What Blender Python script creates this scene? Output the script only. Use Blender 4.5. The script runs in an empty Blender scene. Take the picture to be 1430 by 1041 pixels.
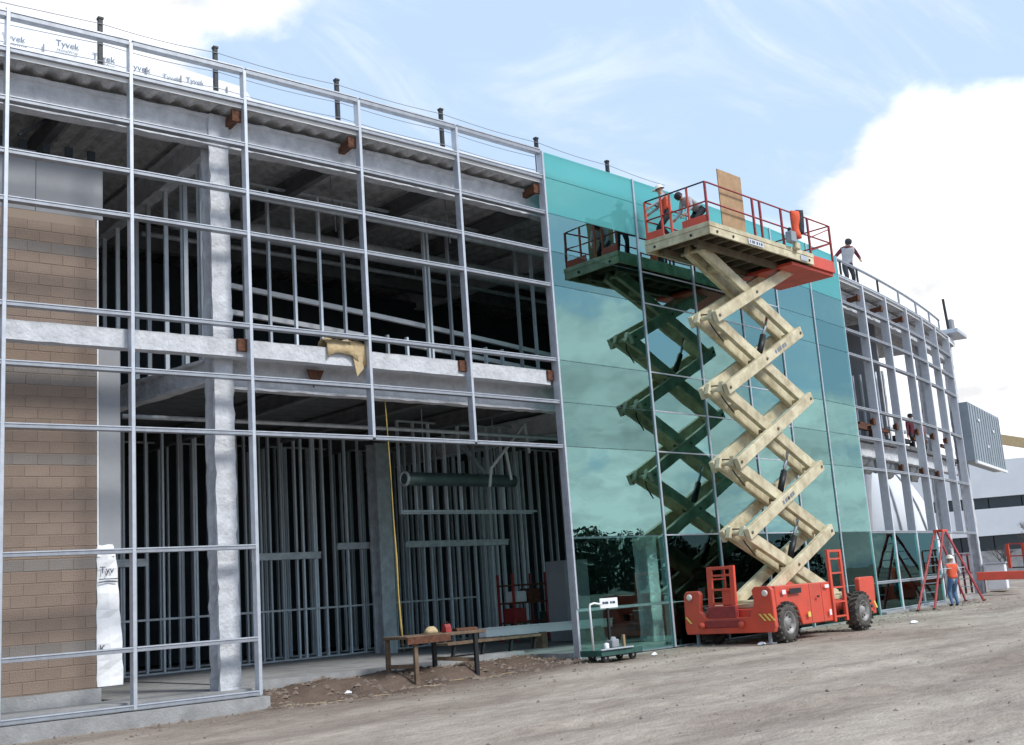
import bpy, bmesh, math, random
import numpy as np
from mathutils import Vector, Matrix
random.seed(7); rng = np.random.default_rng(7)
SC = bpy.context.scene
COL = SC.collection
R = math.radians

# ------------------------------------------------------------------ camera
CAMZ = 1.76
cam_d = bpy.data.cameras.new('camera'); cam = bpy.data.objects.new('camera', cam_d); COL.objects.link(cam)
right = Vector((0.75105567, -0.65664312, -0.06881275)); up = Vector((-0.07333723, -0.18654959, 0.9797045)); fwd = Vector((0.65615321, 0.73076608, 0.18826551))
M3 = Matrix((right, up, -fwd)).transposed()
cam.matrix_world = Matrix.Translation((0, 0, CAMZ)) @ M3.to_4x4()
cam_d.sensor_width = 36.0; cam_d.lens = 36.0 * 1603.77 / 1430.0
cam_d.clip_start = 0.1; cam_d.clip_end = 6000
SC.camera = cam

# ------------------------------------------------------------------ sky, sun, exposure
SUN_EL, SUN_AZ = R(44), R(163)          # azimuth measured from +Y towards +X
world = bpy.data.worlds.new("World"); SC.world = world; world.use_nodes = True
def build_world():
    nt = world.node_tree; nt.nodes.clear(); N = nt.nodes.new; L = nt.links.new
    out = N('ShaderNodeOutputWorld'); bg = N('ShaderNodeBackground')
    sky = N('ShaderNodeTexSky'); sky.sky_type = 'NISHITA'; sky.sun_disc = False
    sky.sun_elevation = SUN_EL; sky.sun_rotation = SUN_AZ; sky.air_density = 1.0; sky.dust_density = 1.2; sky.ozone_density = 1.2
    geo = N('ShaderNodeTexCoord')
    nrm = N('ShaderNodeVectorMath'); nrm.operation = 'NORMALIZE'; L(geo.outputs['Generated'], nrm.inputs[0])
    sep = N('ShaderNodeSeparateXYZ'); L(nrm.outputs[0], sep.inputs[0])
    def math_(op, a, b=None, c=None, clamp=False):
        n = N('ShaderNodeMath'); n.operation = op; n.use_clamp = clamp
        for i, x in enumerate((a, b, c)):
            if x is None: continue
            if isinstance(x, (int, float)): n.inputs[i].default_value = x
            else: L(x, n.inputs[i])
        return n.outputs[0]
    zz = math_('MAXIMUM', math_('ADD', sep.outputs[2], 0.32), 0.05)
    comb = N('ShaderNodeCombineXYZ')
    L(math_('DIVIDE', sep.outputs[0], zz), comb.inputs[0]); L(math_('DIVIDE', sep.outputs[1], zz), comb.inputs[1]); comb.inputs[2].default_value = 3.7
    n1 = N('ShaderNodeTexNoise'); n1.inputs['Scale'].default_value = 3.2; n1.inputs['Detail'].default_value = 10; n1.inputs['Roughness'].default_value = 0.58; n1.inputs['Distortion'].default_value = 0.35
    L(comb.outputs[0], n1.inputs['Vector'])
    n2 = N('ShaderNodeTexNoise'); n2.inputs['Scale'].default_value = 9.0; n2.inputs['Detail'].default_value = 10; n2.inputs['Roughness'].default_value = 0.6
    L(comb.outputs[0], n2.inputs['Vector'])
    # individual cloud banks: (direction, inner cos, outer cos, weight)
    dens = math_('MULTIPLY', math_('SUBTRACT', n1.outputs['Fac'], 0.5), 2.0)
    def bank(d, r0, r1, wgt):
        dv = Vector(d).normalized()
        dt = N('ShaderNodeVectorMath'); dt.operation = 'DOT_PRODUCT'; L(nrm.outputs[0], dt.inputs[0]); dt.inputs[1].default_value = dv
        mr = N('ShaderNodeMapRange'); mr.interpolation_type = 'SMOOTHSTEP'; L(dt.outputs['Value'], mr.inputs['Value'])
        mr.inputs['From Min'].default_value = math.cos(R(r1)); mr.inputs['From Max'].default_value = math.cos(R(r0))
        mr.inputs['To Min'].default_value = 0; mr.inputs['To Max'].default_value = wgt
        return mr.outputs[0]
    for b in BANKS: dens = math_('ADD', dens, bank(*b))
    dens = math_('ADD', dens, math_('MULTIPLY', math_('SUBTRACT', n2.outputs['Fac'], 0.5), 0.5))
    mask = N('ShaderNodeMapRange'); mask.interpolation_type = 'SMOOTHSTEP'; L(dens, mask.inputs['Value'])
    mask.inputs['From Min'].default_value = 0.06; mask.inputs['From Max'].default_value = 0.52
    # cloud brightness: soft greys inside
    cr = N('ShaderNodeMapRange'); L(n2.outputs['Fac'], cr.inputs['Value'])
    cr.inputs['From Min'].default_value = 0.3; cr.inputs['From Max'].default_value = 0.6; cr.inputs['To Min'].default_value = 0.60; cr.inputs['To Max'].default_value = 0.92
    ccol = N('ShaderNodeVectorMath'); ccol.operation = 'SCALE'; ccol.inputs[0].default_value = (0.99, 1.0, 1.02); 
    L(math_('MULTIPLY', cr.outputs[0], 1.0 / SKY_STR), ccol.inputs['Scale'])
    # thin high veil that pales the whole sky
    veil = N('ShaderNodeMix'); veil.data_type = 'RGBA'; veil.inputs['Factor'].default_value = VEIL
    L(sky.outputs[0], veil.inputs[6]); veil.inputs[7].default_value = (0.45 / SKY_STR, 0.585 / SKY_STR, 0.775 / SKY_STR, 1)
    n3 = N('ShaderNodeTexNoise'); n3.inputs['Scale'].default_value = 2.4; n3.inputs['Detail'].default_value = 12; n3.inputs['Roughness'].default_value = 0.62; n3.inputs['Distortion'].default_value = 1.2
    mp = N('ShaderNodeMapping'); mp.inputs['Scale'].default_value = (1.0, 2.2, 1); mp.inputs['Rotation'].default_value = (0, 0, .6); L(comb.outputs[0], mp.inputs[0]); L(mp.outputs[0], n3.inputs['Vector'])
    wis = N('ShaderNodeMapRange'); wis.interpolation_type = 'SMOOTHSTEP'; L(n3.outputs['Fac'], wis.inputs['Value']); wis.inputs['From Min'].default_value = .46; wis.inputs['From Max'].default_value = .78; wis.inputs['To Max'].default_value = .42
    tot = math_('MAXIMUM', mask.outputs[0], wis.outputs[0])
    mix = N('ShaderNodeMix'); mix.data_type = 'RGBA'; L(tot, mix.inputs['Factor']); L(veil.outputs[2], mix.inputs[6]); L(ccol.outputs[0], mix.inputs[7])
    L(mix.outputs[2], bg.inputs['Color']); bg.inputs['Strength'].default_value = SKY_STR
    L(bg.outputs[0], out.inputs[0])
SKY_STR = 0.10; VEIL = 0.78
BANKS = [((0.890, 0.405, 0.185), 5, 12.8, 0.95), ((0.93, 0.34, 0.10), 9, 18, 0.9), ((0.22, 0.85, 0.48), 3, 14, 0.75), ((0.62, 0.63, 0.42), 5, 19, -0.75), ((0.463, 0.741, 0.505), .5, 5, .75),
         ((0.70, -0.60, 0.40), 3, 10, .45), ((0.77, -0.60, 0.22), 1, 6, .5), ((0.79, -0.60, 0.10), 1, 8, .55), ((0.955, -0.25, 0.10), 2, 9, .6), ((0.88, -0.45, 0.10), 2, 9, .4), ((0.945, -0.255, 0.26), 2, 8, -.7), ((0.775, -0.59, 0.29), .5, 4, -.5)]
build_world()
sun_d = bpy.data.lights.new('sun', 'SUN'); sun = bpy.data.objects.new('sun', sun_d); COL.objects.link(sun)
sun_d.energy = 2.1; sun_d.angle = R(14); sun_d.color = (1.0, 0.97, 0.92)
sdir = Vector((math.sin(SUN_AZ) * math.cos(SUN_EL), math.cos(SUN_AZ) * math.cos(SUN_EL), math.sin(SUN_EL)))
sun.rotation_euler = sdir.to_track_quat('Z', 'Y').to_euler()
SC.view_settings.view_transform = 'Standard'; SC.view_settings.look = 'None'; SC.view_settings.exposure = 0.62; SC.view_settings.gamma = 1.0
SC.view_settings.use_curve_mapping = False

# ------------------------------------------------------------------ facade geometry: a gentle arc in plan
RR, CY, X0 = 107.644, 126.581, 14.4
def A(s, off=0.0, z=None):
    a = s / RR; r = RR - off
    if z is None: return (X0 + r * math.sin(a), CY - r * math.cos(a))
    return Vector((X0 + r * math.sin(a), CY - r * math.cos(a), z))
def tang(s): a = s / RR; return Vector((math.cos(a), math.sin(a), 0))
def inw(s): a = s / RR; return Vector((-math.sin(a), math.cos(a), 0))
GX = [-80, 9, 12, 17, 22, 30, 40, 60, 300, 2500]; GZ = [-.05, 0, .04, .11, .145, .19, .28, .34, .7, 2.0]
def gz(x, y=0): return float(np.interp(x, GX, GZ))

# ------------------------------------------------------------------ mesh helpers
class MB:
    def __init__(s): s.v = []; s.f = []; s.sm = []; s.mi = []; s.cur = 0
    def add(s, vs, fs, smooth=False):
        b = len(s.v); s.v += [tuple(p) for p in vs]; s.f += [tuple(i + b for i in q) for q in fs]
        s.sm += [smooth] * len(fs); s.mi += [s.cur] * len(fs); return s
    def mat(s, i): s.cur = i; return s
    def hexa(s, p):   # 8 points: bottom ring 0-3, top ring 4-7
        return s.add(p, [(3, 2, 1, 0), (4, 5, 6, 7), (0, 1, 5, 4), (1, 2, 6, 5), (2, 3, 7, 6), (3, 0, 4, 7)])
    def box(s, c, d, rz=0.0, rot=None):
        c = Vector(c); h = Vector(d) / 2
        m = rot if rot is not None else Matrix.Rotation(rz, 3, 'Z')
        return s.hexa([c + m @ Vector((x * h.x, y * h.y, z * h.z)) for z in (-1, 1) for x, y in ((-1, -1), (1, -1), (1, 1), (-1, 1))])
    def bar(s, p0, p1, w, h, upv=(0, 0, 1)):   # w across, h along upv
        p0 = Vector(p0); p1 = Vector(p1); d = (p1 - p0).normalized(); u = Vector(upv)
        x = d.cross(u)
        if x.length < 1e-4: x = d.cross(Vector((0, 1, 0)))
        x.normalize(); u = x.cross(d).normalized()
        q = []
        for p in (p0, p1): q.append([p - x * w / 2 - u * h / 2, p + x * w / 2 - u * h / 2, p + x * w / 2 + u * h / 2, p - x * w / 2 + u * h / 2])
        return s.add(q[0] + q[1], [(0, 1, 2, 3), (7, 6, 5, 4), (1, 0, 4, 5), (2, 1, 5, 6), (3, 2, 6, 7), (0, 3, 7, 4)])
    def tube(s, pts, r, n=8, cap=True):
        pts = [Vector(p) for p in pts]; rs = r if isinstance(r, (list, tuple)) else [r] * len(pts)
        rings = []; ref = None
        for i, p in enumerate(pts):
            d = ((pts[min(i + 1, len(pts) - 1)] - pts[max(i - 1, 0)])).normalized()
            if ref is None: ref = d.orthogonal().normalized()
            ref = (ref - d * ref.dot(d)).normalized(); b = d.cross(ref)
            rings.append([p + (ref * math.cos(2 * math.pi * k / n) + b * math.sin(2 * math.pi * k / n)) * rs[i] for k in range(n)])
        vs = [q for g in rings for q in g]; fs = []
        for i in range(len(pts) - 1):
            for k in range(n):
                k2 = (k + 1) % n; fs.append((i * n + k, i * n + k2, (i + 1) * n + k2, (i + 1) * n + k))
        s.add(vs, fs, n > 5)
        if cap:
            b = len(s.v) - len(vs); m = len(pts) - 1
            s.f += [tuple(b + k for k in range(n - 1, -1, -1)), tuple(b + m * n + k for k in range(n))]; s.sm += [False] * 2; s.mi += [s.cur] * 2
        return s
    def lathe(s, c, axis, prof, n=24):       # prof: (along axis, radius)
        c = Vector(c); ax = Vector(axis).normalized(); x = ax.orthogonal().normalized(); y = ax.cross(x)
        vs = []; fs = []; m = len(prof)
        for k in range(n):
            a = 2 * math.pi * k / n; d = x * math.cos(a) + y * math.sin(a)
            vs += [c + ax * t + d * r for t, r in prof]
        for k in range(n):
            for i in range(m - 1):
                a0 = k * m + i; b0 = ((k + 1) % n) * m + i; fs.append((a0, b0, b0 + 1, a0 + 1))
        return s.add(vs, fs, True)
    def sweep(s, rings, close=True, cap=True, smooth=False):
        n = len(rings[0]); vs = [p for r in rings for p in r]; fs = []
        for i in range(len(rings) - 1):
            for k in range(n if close else n - 1):
                k2 = (k + 1) % n; fs.append((i * n + k, i * n + k2, (i + 1) * n + k2, (i + 1) * n + k))
        if cap: fs += [tuple(range(n - 1, -1, -1)), tuple((len(rings) - 1) * n + k for k in range(n))]
        return s.add(vs, fs, smooth)
    def arc(s, s0, s1, prof, step=0.8, jit=0.0):   # prof: closed (off,z) polygon swept along the facade arc
        n = max(1, int(abs(s1 - s0) / step)); rings = []
        for i in range(n + 1):
            q = s0 + (s1 - s0) * i / n
            rings.append([A(q, o + random.uniform(-jit, jit), z + random.uniform(-jit, jit)) for o, z in prof])
        return s.sweep(rings)
    def prism(s, poly, axis0, axis1):           # poly: list of Vectors, extruded from +axis0 to +axis1 (vectors)
        a = [p + axis0 for p in poly]; b = [p + axis1 for p in poly]; return s.sweep([a, b])
ROOT = {}
MESHC = {}
def mesh_of(name, mb, mats, bevel=0.0, origin=Vector((0, 0, 0))):
    me = bpy.data.meshes.new(name)
    o = origin
    me.from_pydata([(x - o.x, y - o.y, z - o.z) for x, y, z in mb.v], [], mb.f)
    for m in (mats if isinstance(mats, (list, tuple)) else [mats]): me.materials.append(m)
    me.polygons.foreach_set('use_smooth', mb.sm); me.polygons.foreach_set('material_index', mb.mi)
    bm = bmesh.new(); bm.from_mesh(me); bmesh.ops.recalc_face_normals(bm, faces=bm.faces)
    if bevel > 0:
        es = [e for e in bm.edges if len(e.link_faces) == 2 and e.calc_face_angle(0) > 0.6 and not all(f.smooth for f in e.link_faces)]
        bmesh.ops.bevel(bm, geom=es, offset=bevel, segments=1, affect='EDGES', clamp_overlap=True)
    bm.to_mesh(me); bm.free(); me.update(); return me
def thing(name, label, cat, loc, group=None):
    o = bpy.data.objects.new(name, None); COL.objects.link(o); o.location = loc; o.empty_display_size = 0.2
    o['label'] = label; o['category'] = cat
    if group: o['group'] = group
    ROOT[o] = Vector(loc); return o
def obj(name, mb, mats, parent=None, bevel=0.0, label=None, cat=None, group=None, kind=None):
    if parent is not None: org = ROOT[parent]
    elif kind == 'structure': org = Vector((0, 0, 0))
    else:
        a = np.array(mb.v); org = Vector(((a[:, 0].min() + a[:, 0].max()) / 2, (a[:, 1].min() + a[:, 1].max()) / 2, a[:, 2].min()))
    o = bpy.data.objects.new(name, mesh_of(name, mb, mats, bevel, org)); COL.objects.link(o)
    if parent is not None: o.parent = parent
    else: o.location = org
    ROOT[o] = org
    if label: o['label'] = label
    if cat: o['category'] = cat
    if group: o['group'] = group
    if kind: o['kind'] = kind
    return o
def inst(name, me, parent, loc, rz=0.0, sc=None):
    o = bpy.data.objects.new(name, me); COL.objects.link(o); o.parent = parent
    o.location = Vector(loc) - ROOT[parent]; o.rotation_euler = (0, 0, rz)
    if sc: o.scale = sc
    ROOT[o] = ROOT[parent]; return o

# ------------------------------------------------------------------ materials
def mat(name, col, rough=0.6, metal=0.0, var=0.0, vscale=3.0, bump=0.0, bscale=30.0, col2=None, spec=0.5, detail=6):
    m = bpy.data.materials.new(name); m.use_nodes = True; nt = m.node_tree; b = nt.nodes['Principled BSDF']
    b.inputs['Base Color'].default_value = (*col, 1); b.inputs['Roughness'].default_value = rough; b.inputs['Metallic'].default_value = metal
    b.inputs['Specular IOR Level'].default_value = spec
    tc = nt.nodes.new('ShaderNodeTexCoord')
    if var > 0 or col2:
        n = nt.nodes.new('ShaderNodeTexNoise'); n.inputs['Scale'].default_value = vscale; n.inputs['Detail'].default_value = detail; n.inputs['Roughness'].default_value = 0.6
        nt.links.new(tc.outputs['Object'], n.inputs['Vector'])
        mx = nt.nodes.new('ShaderNodeMix'); mx.data_type = 'RGBA'
        mr = nt.nodes.new('ShaderNodeMapRange'); mr.inputs['From Min'].default_value = .35; mr.inputs['From Max'].default_value = .65
        nt.links.new(n.outputs['Fac'], mr.inputs['Value']); nt.links.new(mr.outputs[0], mx.inputs['Factor'])
        c2 = col2 if col2 else tuple(c * (1 - var) for c in col)
        mx.inputs[6].default_value = (*c2, 1); mx.inputs[7].default_value = (*col, 1)
        nt.links.new(mx.outputs[2], b.inputs['Base Color'])
        rr = nt.nodes.new('ShaderNodeMapRange'); rr.inputs['To Min'].default_value = min(1, rough + .12); rr.inputs['To Max'].default_value = max(0.05, rough - .08)
        nt.links.new(n.outputs['Fac'], rr.inputs['Value']); nt.links.new(rr.outputs[0], b.inputs['Roughness'])
    if bump > 0:
        n2 = nt.nodes.new('ShaderNodeTexNoise'); n2.inputs['Scale'].default_value = bscale; n2.inputs['Detail'].default_value = 5
        nt.links.new(tc.outputs['Object'], n2.inputs['Vector'])
        bp = nt.nodes.new('ShaderNodeBump'); bp.inputs['Strength'].default_value = bump; bp.inputs['Distance'].default_value = 0.03
        nt.links.new(n2.outputs['Fac'], bp.inputs['Height']); nt.links.new(bp.outputs[0], b.inputs['Normal'])
    return m
M = {}
M['alu'] = mat('mill_aluminium', (0.52, 0.555, 0.61), 0.38, 0.3, 0.18, 6)
M['alu_dark'] = mat('aluminium_back_section', (0.31, 0.335, 0.375), 0.45, 0.3, 0.2, 6)
M['alu_mid'] = mat('shaded_aluminium', (0.34, 0.365, 0.41), 0.42, 0.3, 0.22, 6)  # shade of the transom undersides put into the colour of the whole bar
M['duct_green'] = mat('dark_green_duct', (0.13, 0.19, 0.18), 0.35, 0.5, 0.25, 4)
M['alu_pale'] = mat('pale_aluminium', (0.66, 0.69, 0.74), 0.42, 0.15, 0.12, 6)
M['galv'] = mat('galvanised_steel', (0.60, 0.65, 0.69), 0.42, 0.2, 0.3, 5)
M['fire'] = mat('sprayed_fireproofing', (0.60, 0.615, 0.645), 0.95, 0, 0.25, 4, 0.8, 14)
M['concrete'] = mat('concrete', (0.34, 0.34, 0.34), 0.9, 0, 0.3, 2.5, 0.4, 25)
M['deck'] = mat('steel_decking', (0.15, 0.155, 0.16), 0.7, 0.1, 0.35, 3, 0.6, 10)
M['fire2'] = mat('sprayed_deck_soffit', (0.58, 0.58, 0.58), 0.95, 0, 0.4, 4, 1.0, 9)
M['dark'] = mat('near_black_backing', (0.030, 0.040, 0.047), 0.9, 0, 0.4, 1.5)  # darkness of the interior put into the wall colour
M['rust'] = mat('rusty_steel', (0.16, 0.065, 0.035), 0.85, 0.1, 0.6, 14, 0.3, 60)
M['gyp'] = mat('grey_gypsum_board', (0.30, 0.31, 0.33), 0.9, 0, 0.15, 1.2)
M['black'] = mat('black_steel', (0.02, 0.022, 0.025), 0.5, 0.2, 0.3, 8)
M['cable'] = mat('steel_cable', (0.25, 0.26, 0.28), 0.5, 0.5)
M['wrap'] = mat('white_house_wrap', (0.80, 0.81, 0.83), 0.55, 0, 0.08, 2.0, 0.5, 5)
M['ink'] = mat('printed_ink', (0.03, 0.05, 0.09), 0.7)
M['ink2'] = mat('faded_print', (0.16, 0.20, 0.26), 0.7)
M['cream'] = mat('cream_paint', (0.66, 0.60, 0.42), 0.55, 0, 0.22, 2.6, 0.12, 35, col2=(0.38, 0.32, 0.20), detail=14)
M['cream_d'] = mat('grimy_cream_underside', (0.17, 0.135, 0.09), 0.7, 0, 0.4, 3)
M['red'] = mat('red_orange_paint', (0.68, 0.075, 0.038), 0.45, 0, 0.22, 1.8, 0.10, 30, col2=(0.50, 0.075, 0.045), detail=12)
M['red_rail'] = mat('red_rail_paint', (0.34, 0.035, 0.035), 0.5, 0, 0.35, 8)
M['ladder_red'] = mat('ladder_fibreglass', (0.40, 0.035, 0.04), 0.45, 0, 0.3, 5)
M['tyre'] = mat('tyre_rubber', (0.035, 0.033, 0.032), 0.9, 0, 0.0, 6, 0.4, 40, col2=(0.11, 0.10, 0.085))
M['rim'] = mat('grey_wheel_rim', (0.36, 0.35, 0.34), 0.55, 0.2, 0.5, 7)
M['chrome'] = mat('cylinder_rod', (0.6, 0.62, 0.64), 0.25, 0.9)
M['ply'] = mat('plywood_sheet', (0.42, 0.27, 0.15), 0.8, 0, 0.25, 4)
M['tarp'] = mat('tan_canvas', (0.55, 0.42, 0.24), 0.9, 0, 0.25, 12, 0.4, 20)
M['rope'] = mat('yellow_rope', (0.50, 0.36, 0.10), 0.9, 0, 0.3, 20)
M['wood'] = mat('weathered_timber', (0.19, 0.13, 0.085), 0.9, 0, 0.45, 7, 0.3, 30)
M['green'] = mat('green_dolly_paint', (0.03, 0.10, 0.085), 0.6, 0, 0.4, 8)
M['white'] = mat('white_paint', (0.78, 0.79, 0.80), 0.6, 0, 0.12, 2)
M['grey_seam'] = mat('grey_sheet_metal', (0.33, 0.38, 0.42), 0.55, 0.2, 0.2, 1.2)
M['skin'] = mat('skin', (0.45, 0.26, 0.18), 0.6, 0, 0.1, 20)
M['hi_orange'] = mat('orange_hi_vis', (0.80, 0.12, 0.05), 0.8, 0, 0.2, 12)
M['jeans'] = mat('blue_denim', (0.10, 0.19, 0.34), 0.9, 0, 0.35, 12)
M['dkcloth'] = mat('dark_cloth', (0.035, 0.04, 0.05), 0.9, 0, 0.3, 12)
M['grey_shirt'] = mat('light_grey_shirt', (0.45, 0.47, 0.50), 0.9, 0, 0.15, 12)
M['maroon'] = mat('maroon_jacket', (0.16, 0.03, 0.05), 0.9, 0, 0.25, 12)
M['hat'] = mat('white_hard_hat', (0.75, 0.72, 0.64), 0.4)
M['boot'] = mat('brown_boot', (0.06, 0.04, 0.03), 0.8)
M['yellow'] = mat('hazard_yellow', (0.70, 0.55, 0.12), 0.6)
M['window'] = mat('dark_window_glass', (0.03, 0.04, 0.045), 0.15)
M['bgwhite'] = mat('white_wall_panel', (0.72, 0.74, 0.77), 0.7, 0, 0.08, .5)
M['bark'] = mat('grey_bark', (0.12, 0.10, 0.09), 0.9, 0, 0.3, 10)
M['leaf'] = mat('leaf_green', (0.045, 0.07, 0.03), 0.8, 0, 0.5, 0.35)
M['amber'] = mat('light_lens', (0.7, 0.6, 0.55), 0.3)
def block_mat(name, a, b):
    m = mat(name, a, 0.95, 0, 0, 1.7, 0.5, 45, col2=b)
    nt = m.node_tree; bs = nt.nodes['Principled BSDF']; oi = nt.nodes.new('ShaderNodeObjectInfo')
    src = bs.inputs['Base Color'].links[0].from_socket
    hv = nt.nodes.new('ShaderNodeHueSaturation'); mr = nt.nodes.new('ShaderNodeMapRange'); mr.inputs['To Min'].default_value = .93; mr.inputs['To Max'].default_value = 1.07
    nt.links.new(oi.outputs['Random'], mr.inputs['Value']); nt.links.new(mr.outputs[0], hv.inputs['Value']); nt.links.new(src, hv.inputs['Color']); nt.links.new(hv.outputs[0], bs.inputs['Base Color'])
    return m
def vary(m, lo, hi):
    nt = m.node_tree; bs = nt.nodes['Principled BSDF']; oi = nt.nodes.new('ShaderNodeObjectInfo'); src = bs.inputs['Base Color'].links[0].from_socket
    hv = nt.nodes.new('ShaderNodeHueSaturation'); mr = nt.nodes.new('ShaderNodeMapRange'); mr.inputs['To Min'].default_value = lo; mr.inputs['To Max'].default_value = hi
    nt.links.new(oi.outputs['Random'], mr.inputs['Value']); nt.links.new(mr.outputs[0], hv.inputs['Value']); nt.links.new(src, hv.inputs['Color']); nt.links.new(hv.outputs[0], bs.inputs['Base Color'])
M['stud'] = mat('galvanised_stud', (0.76, 0.84, 0.91), 0.35, 0.1, 0.15, 3); vary(M['stud'], .42, 1.15)
M['block'] = block_mat('tan_block', (0.245, 0.185, 0.145), (0.215, 0.163, 0.130))
M['block_g'] = block_mat('grey_block', (0.205, 0.185, 0.17), (0.185, 0.165, 0.15))
M['mortar'] = mat('mortar', (0.255, 0.198, 0.157), 0.95)
def glass_mat(name, tint, base=0.30, ior=1.55):
    m = bpy.data.materials.new(name); m.use_nodes = True; nt = m.node_tree; nt.nodes.clear(); N = nt.nodes.new; L = nt.links.new
    out = N('ShaderNodeOutputMaterial'); tr = N('ShaderNodeBsdfTransparent'); tr.inputs[0].default_value = (*tint, 1)
    gl = N('ShaderNodeBsdfGlossy'); gl.inputs['Roughness'].default_value = 0.0; gl.inputs['Color'].default_value = GLOSS
    fr = N('ShaderNodeFresnel'); fr.inputs['IOR'].default_value = ior
    tc = N('ShaderNodeTexCoord'); nz = N('ShaderNodeTexNoise'); nz.inputs['Scale'].default_value = 0.9; nz.inputs['Detail'].default_value = 1.0
    L(tc.outputs['Object'], nz.inputs['Vector'])
    bp = N('ShaderNodeBump'); bp.inputs['Strength'].default_value = 0.085; bp.inputs['Distance'].default_value = 0.05; L(nz.outputs['Fac'], bp.inputs['Height']); L(bp.outputs[0], gl.inputs['Normal'])
    mr = N('ShaderNodeMapRange'); mr.inputs['To Min'].default_value = base; mr.inputs['To Max'].default_value = 1.0; L(fr.outputs[0], mr.inputs['Value']); oi = N('ShaderNodeObjectInfo'); vr = N('ShaderNodeMapRange'); vr.inputs['To Min'].default_value = base * .78; vr.inputs['To Max'].default_value = base * 1.25; L(oi.outputs['Random'], vr.inputs['Value']); L(vr.outputs[0], mr.inputs['To Min'])
    mx = N('ShaderNodeMixShader'); L(mr.outputs[0], mx.inputs[0]); L(tr.outputs[0], mx.inputs[1]); L(gl.outputs[0], mx.inputs[2]); L(mx.outputs[0], out.inputs[0])
    return m
GLOSS = (0.53, 0.93, 0.89, 1)
M['glass'] = glass_mat('green_coated_glass', (0.78, 0.95, 0.91), 0.29)
M['glass_low'] = glass_mat('green_clear_glass', (0.82, 0.955, 0.925), 0.03, 1.25)
def spandrel_mat():
    m = glass_mat('fritted_spandrel_glass', (0.62, 0.86, 0.83), 0.20); nt = m.node_tree; N = nt.nodes.new; L = nt.links.new
    out = nt.nodes['Material Output']; prev = out.inputs[0].links[0].from_socket; df = N('ShaderNodeBsdfDiffuse'); df.inputs[0].default_value = (0.21, 0.64, 0.66, 1)
    tl = N('ShaderNodeBsdfTranslucent'); tl.inputs[0].default_value = (0.24, 0.68, 0.69, 1); a = N('ShaderNodeMixShader'); L(df.outputs[0], a.inputs[1]); L(tl.outputs[0], a.inputs[2])
    b = N('ShaderNodeMixShader'); b.inputs[0].default_value = .62; L(prev, b.inputs[1]); L(a.outputs[0], b.inputs[2]); L(b.outputs[0], out.inputs[0]); return m
M['spandrel'] = spandrel_mat()
def ground_mat():
    m = bpy.data.materials.new('dirt'); m.use_nodes = True; nt = m.node_tree; b = nt.nodes['Principled BSDF']; N = nt.nodes.new; L = nt.links.new
    b.inputs['Roughness'].default_value = 0.95; b.inputs['Specular IOR Level'].default_value = 0.15
    tc = N('ShaderNodeTexCoord'); mp = N('ShaderNodeMapping'); mp.inputs['Rotation'].default_value = (0, 0, R(-8)); mp.inputs['Scale'].default_value = (0.35, 1.0, 1); L(tc.outputs['Object'], mp.inputs[0])
    n1 = N('ShaderNodeTexNoise'); n1.inputs['Scale'].default_value = 0.8; n1.inputs['Detail'].default_value = 8; n1.inputs['Roughness'].default_value = .65; L(mp.outputs[0], n1.inputs['Vector'])
    n2 = N('ShaderNodeTexNoise'); n2.inputs['Scale'].default_value = 9; n2.inputs['Detail'].default_value = 8; n2.inputs['Roughness'].default_value = .7; L(mp.outputs[0], n2.inputs['Vector'])
    cr = N('ShaderNodeValToRGB'); L(n1.outputs['Fac'], cr.inputs[0])
    e = cr.color_ramp.elements; e[0].position = .36; e[0].color = (0.265, 0.222, 0.190, 1); e[1].position = .60; e[1].color = (0.405, 0.355, 0.305, 1)
    cr2 = N('ShaderNodeValToRGB'); L(n2.outputs['Fac'], cr2.inputs[0]); e = cr2.color_ramp.elements; e[0].position = .3; e[0].color = (.74, .72, .70, 1); e[1].position = .6; e[1].color = (1.08, 1.07, 1.05, 1)
    mu = N('ShaderNodeMix'); mu.data_type = 'RGBA'; mu.blend_type = 'MULTIPLY'; mu.inputs['Factor'].default_value = 1; L(cr.outputs[0], mu.inputs[6]); L(cr2.outputs[0], mu.inputs[7])
    at = N('ShaderNodeAttribute'); at.attribute_name = 'soil'
    mx = N('ShaderNodeMix'); mx.data_type = 'RGBA'; L(at.outputs['Fac'], mx.inputs['Factor']); L(mu.outputs[2], mx.inputs[6])
    dk = N('ShaderNodeMix'); dk.data_type = 'RGBA'; dk.blend_type = 'MULTIPLY'; dk.inputs['Factor'].default_value = 1; dk.inputs[6].default_value = (0.135, 0.10, 0.08, 1); L(cr2.outputs[0], dk.inputs[7]); L(dk.outputs[2], mx.inputs[7])
    L(mx.outputs[2], b.inputs['Base Color'])
    n3 = N('ShaderNodeTexNoise'); n3.inputs['Scale'].default_value = 22; n3.inputs['Detail'].default_value = 6; L(tc.outputs['Object'], n3.inputs['Vector'])
    bp = N('ShaderNodeBump'); bp.inputs['Strength'].default_value = .7; bp.inputs['Distance'].default_value = .04; L(n3.outputs['Fac'], bp.inputs['Height']); L(bp.outputs[0], b.inputs['Normal'])
    return m
M['dirt'] = ground_mat()

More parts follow.
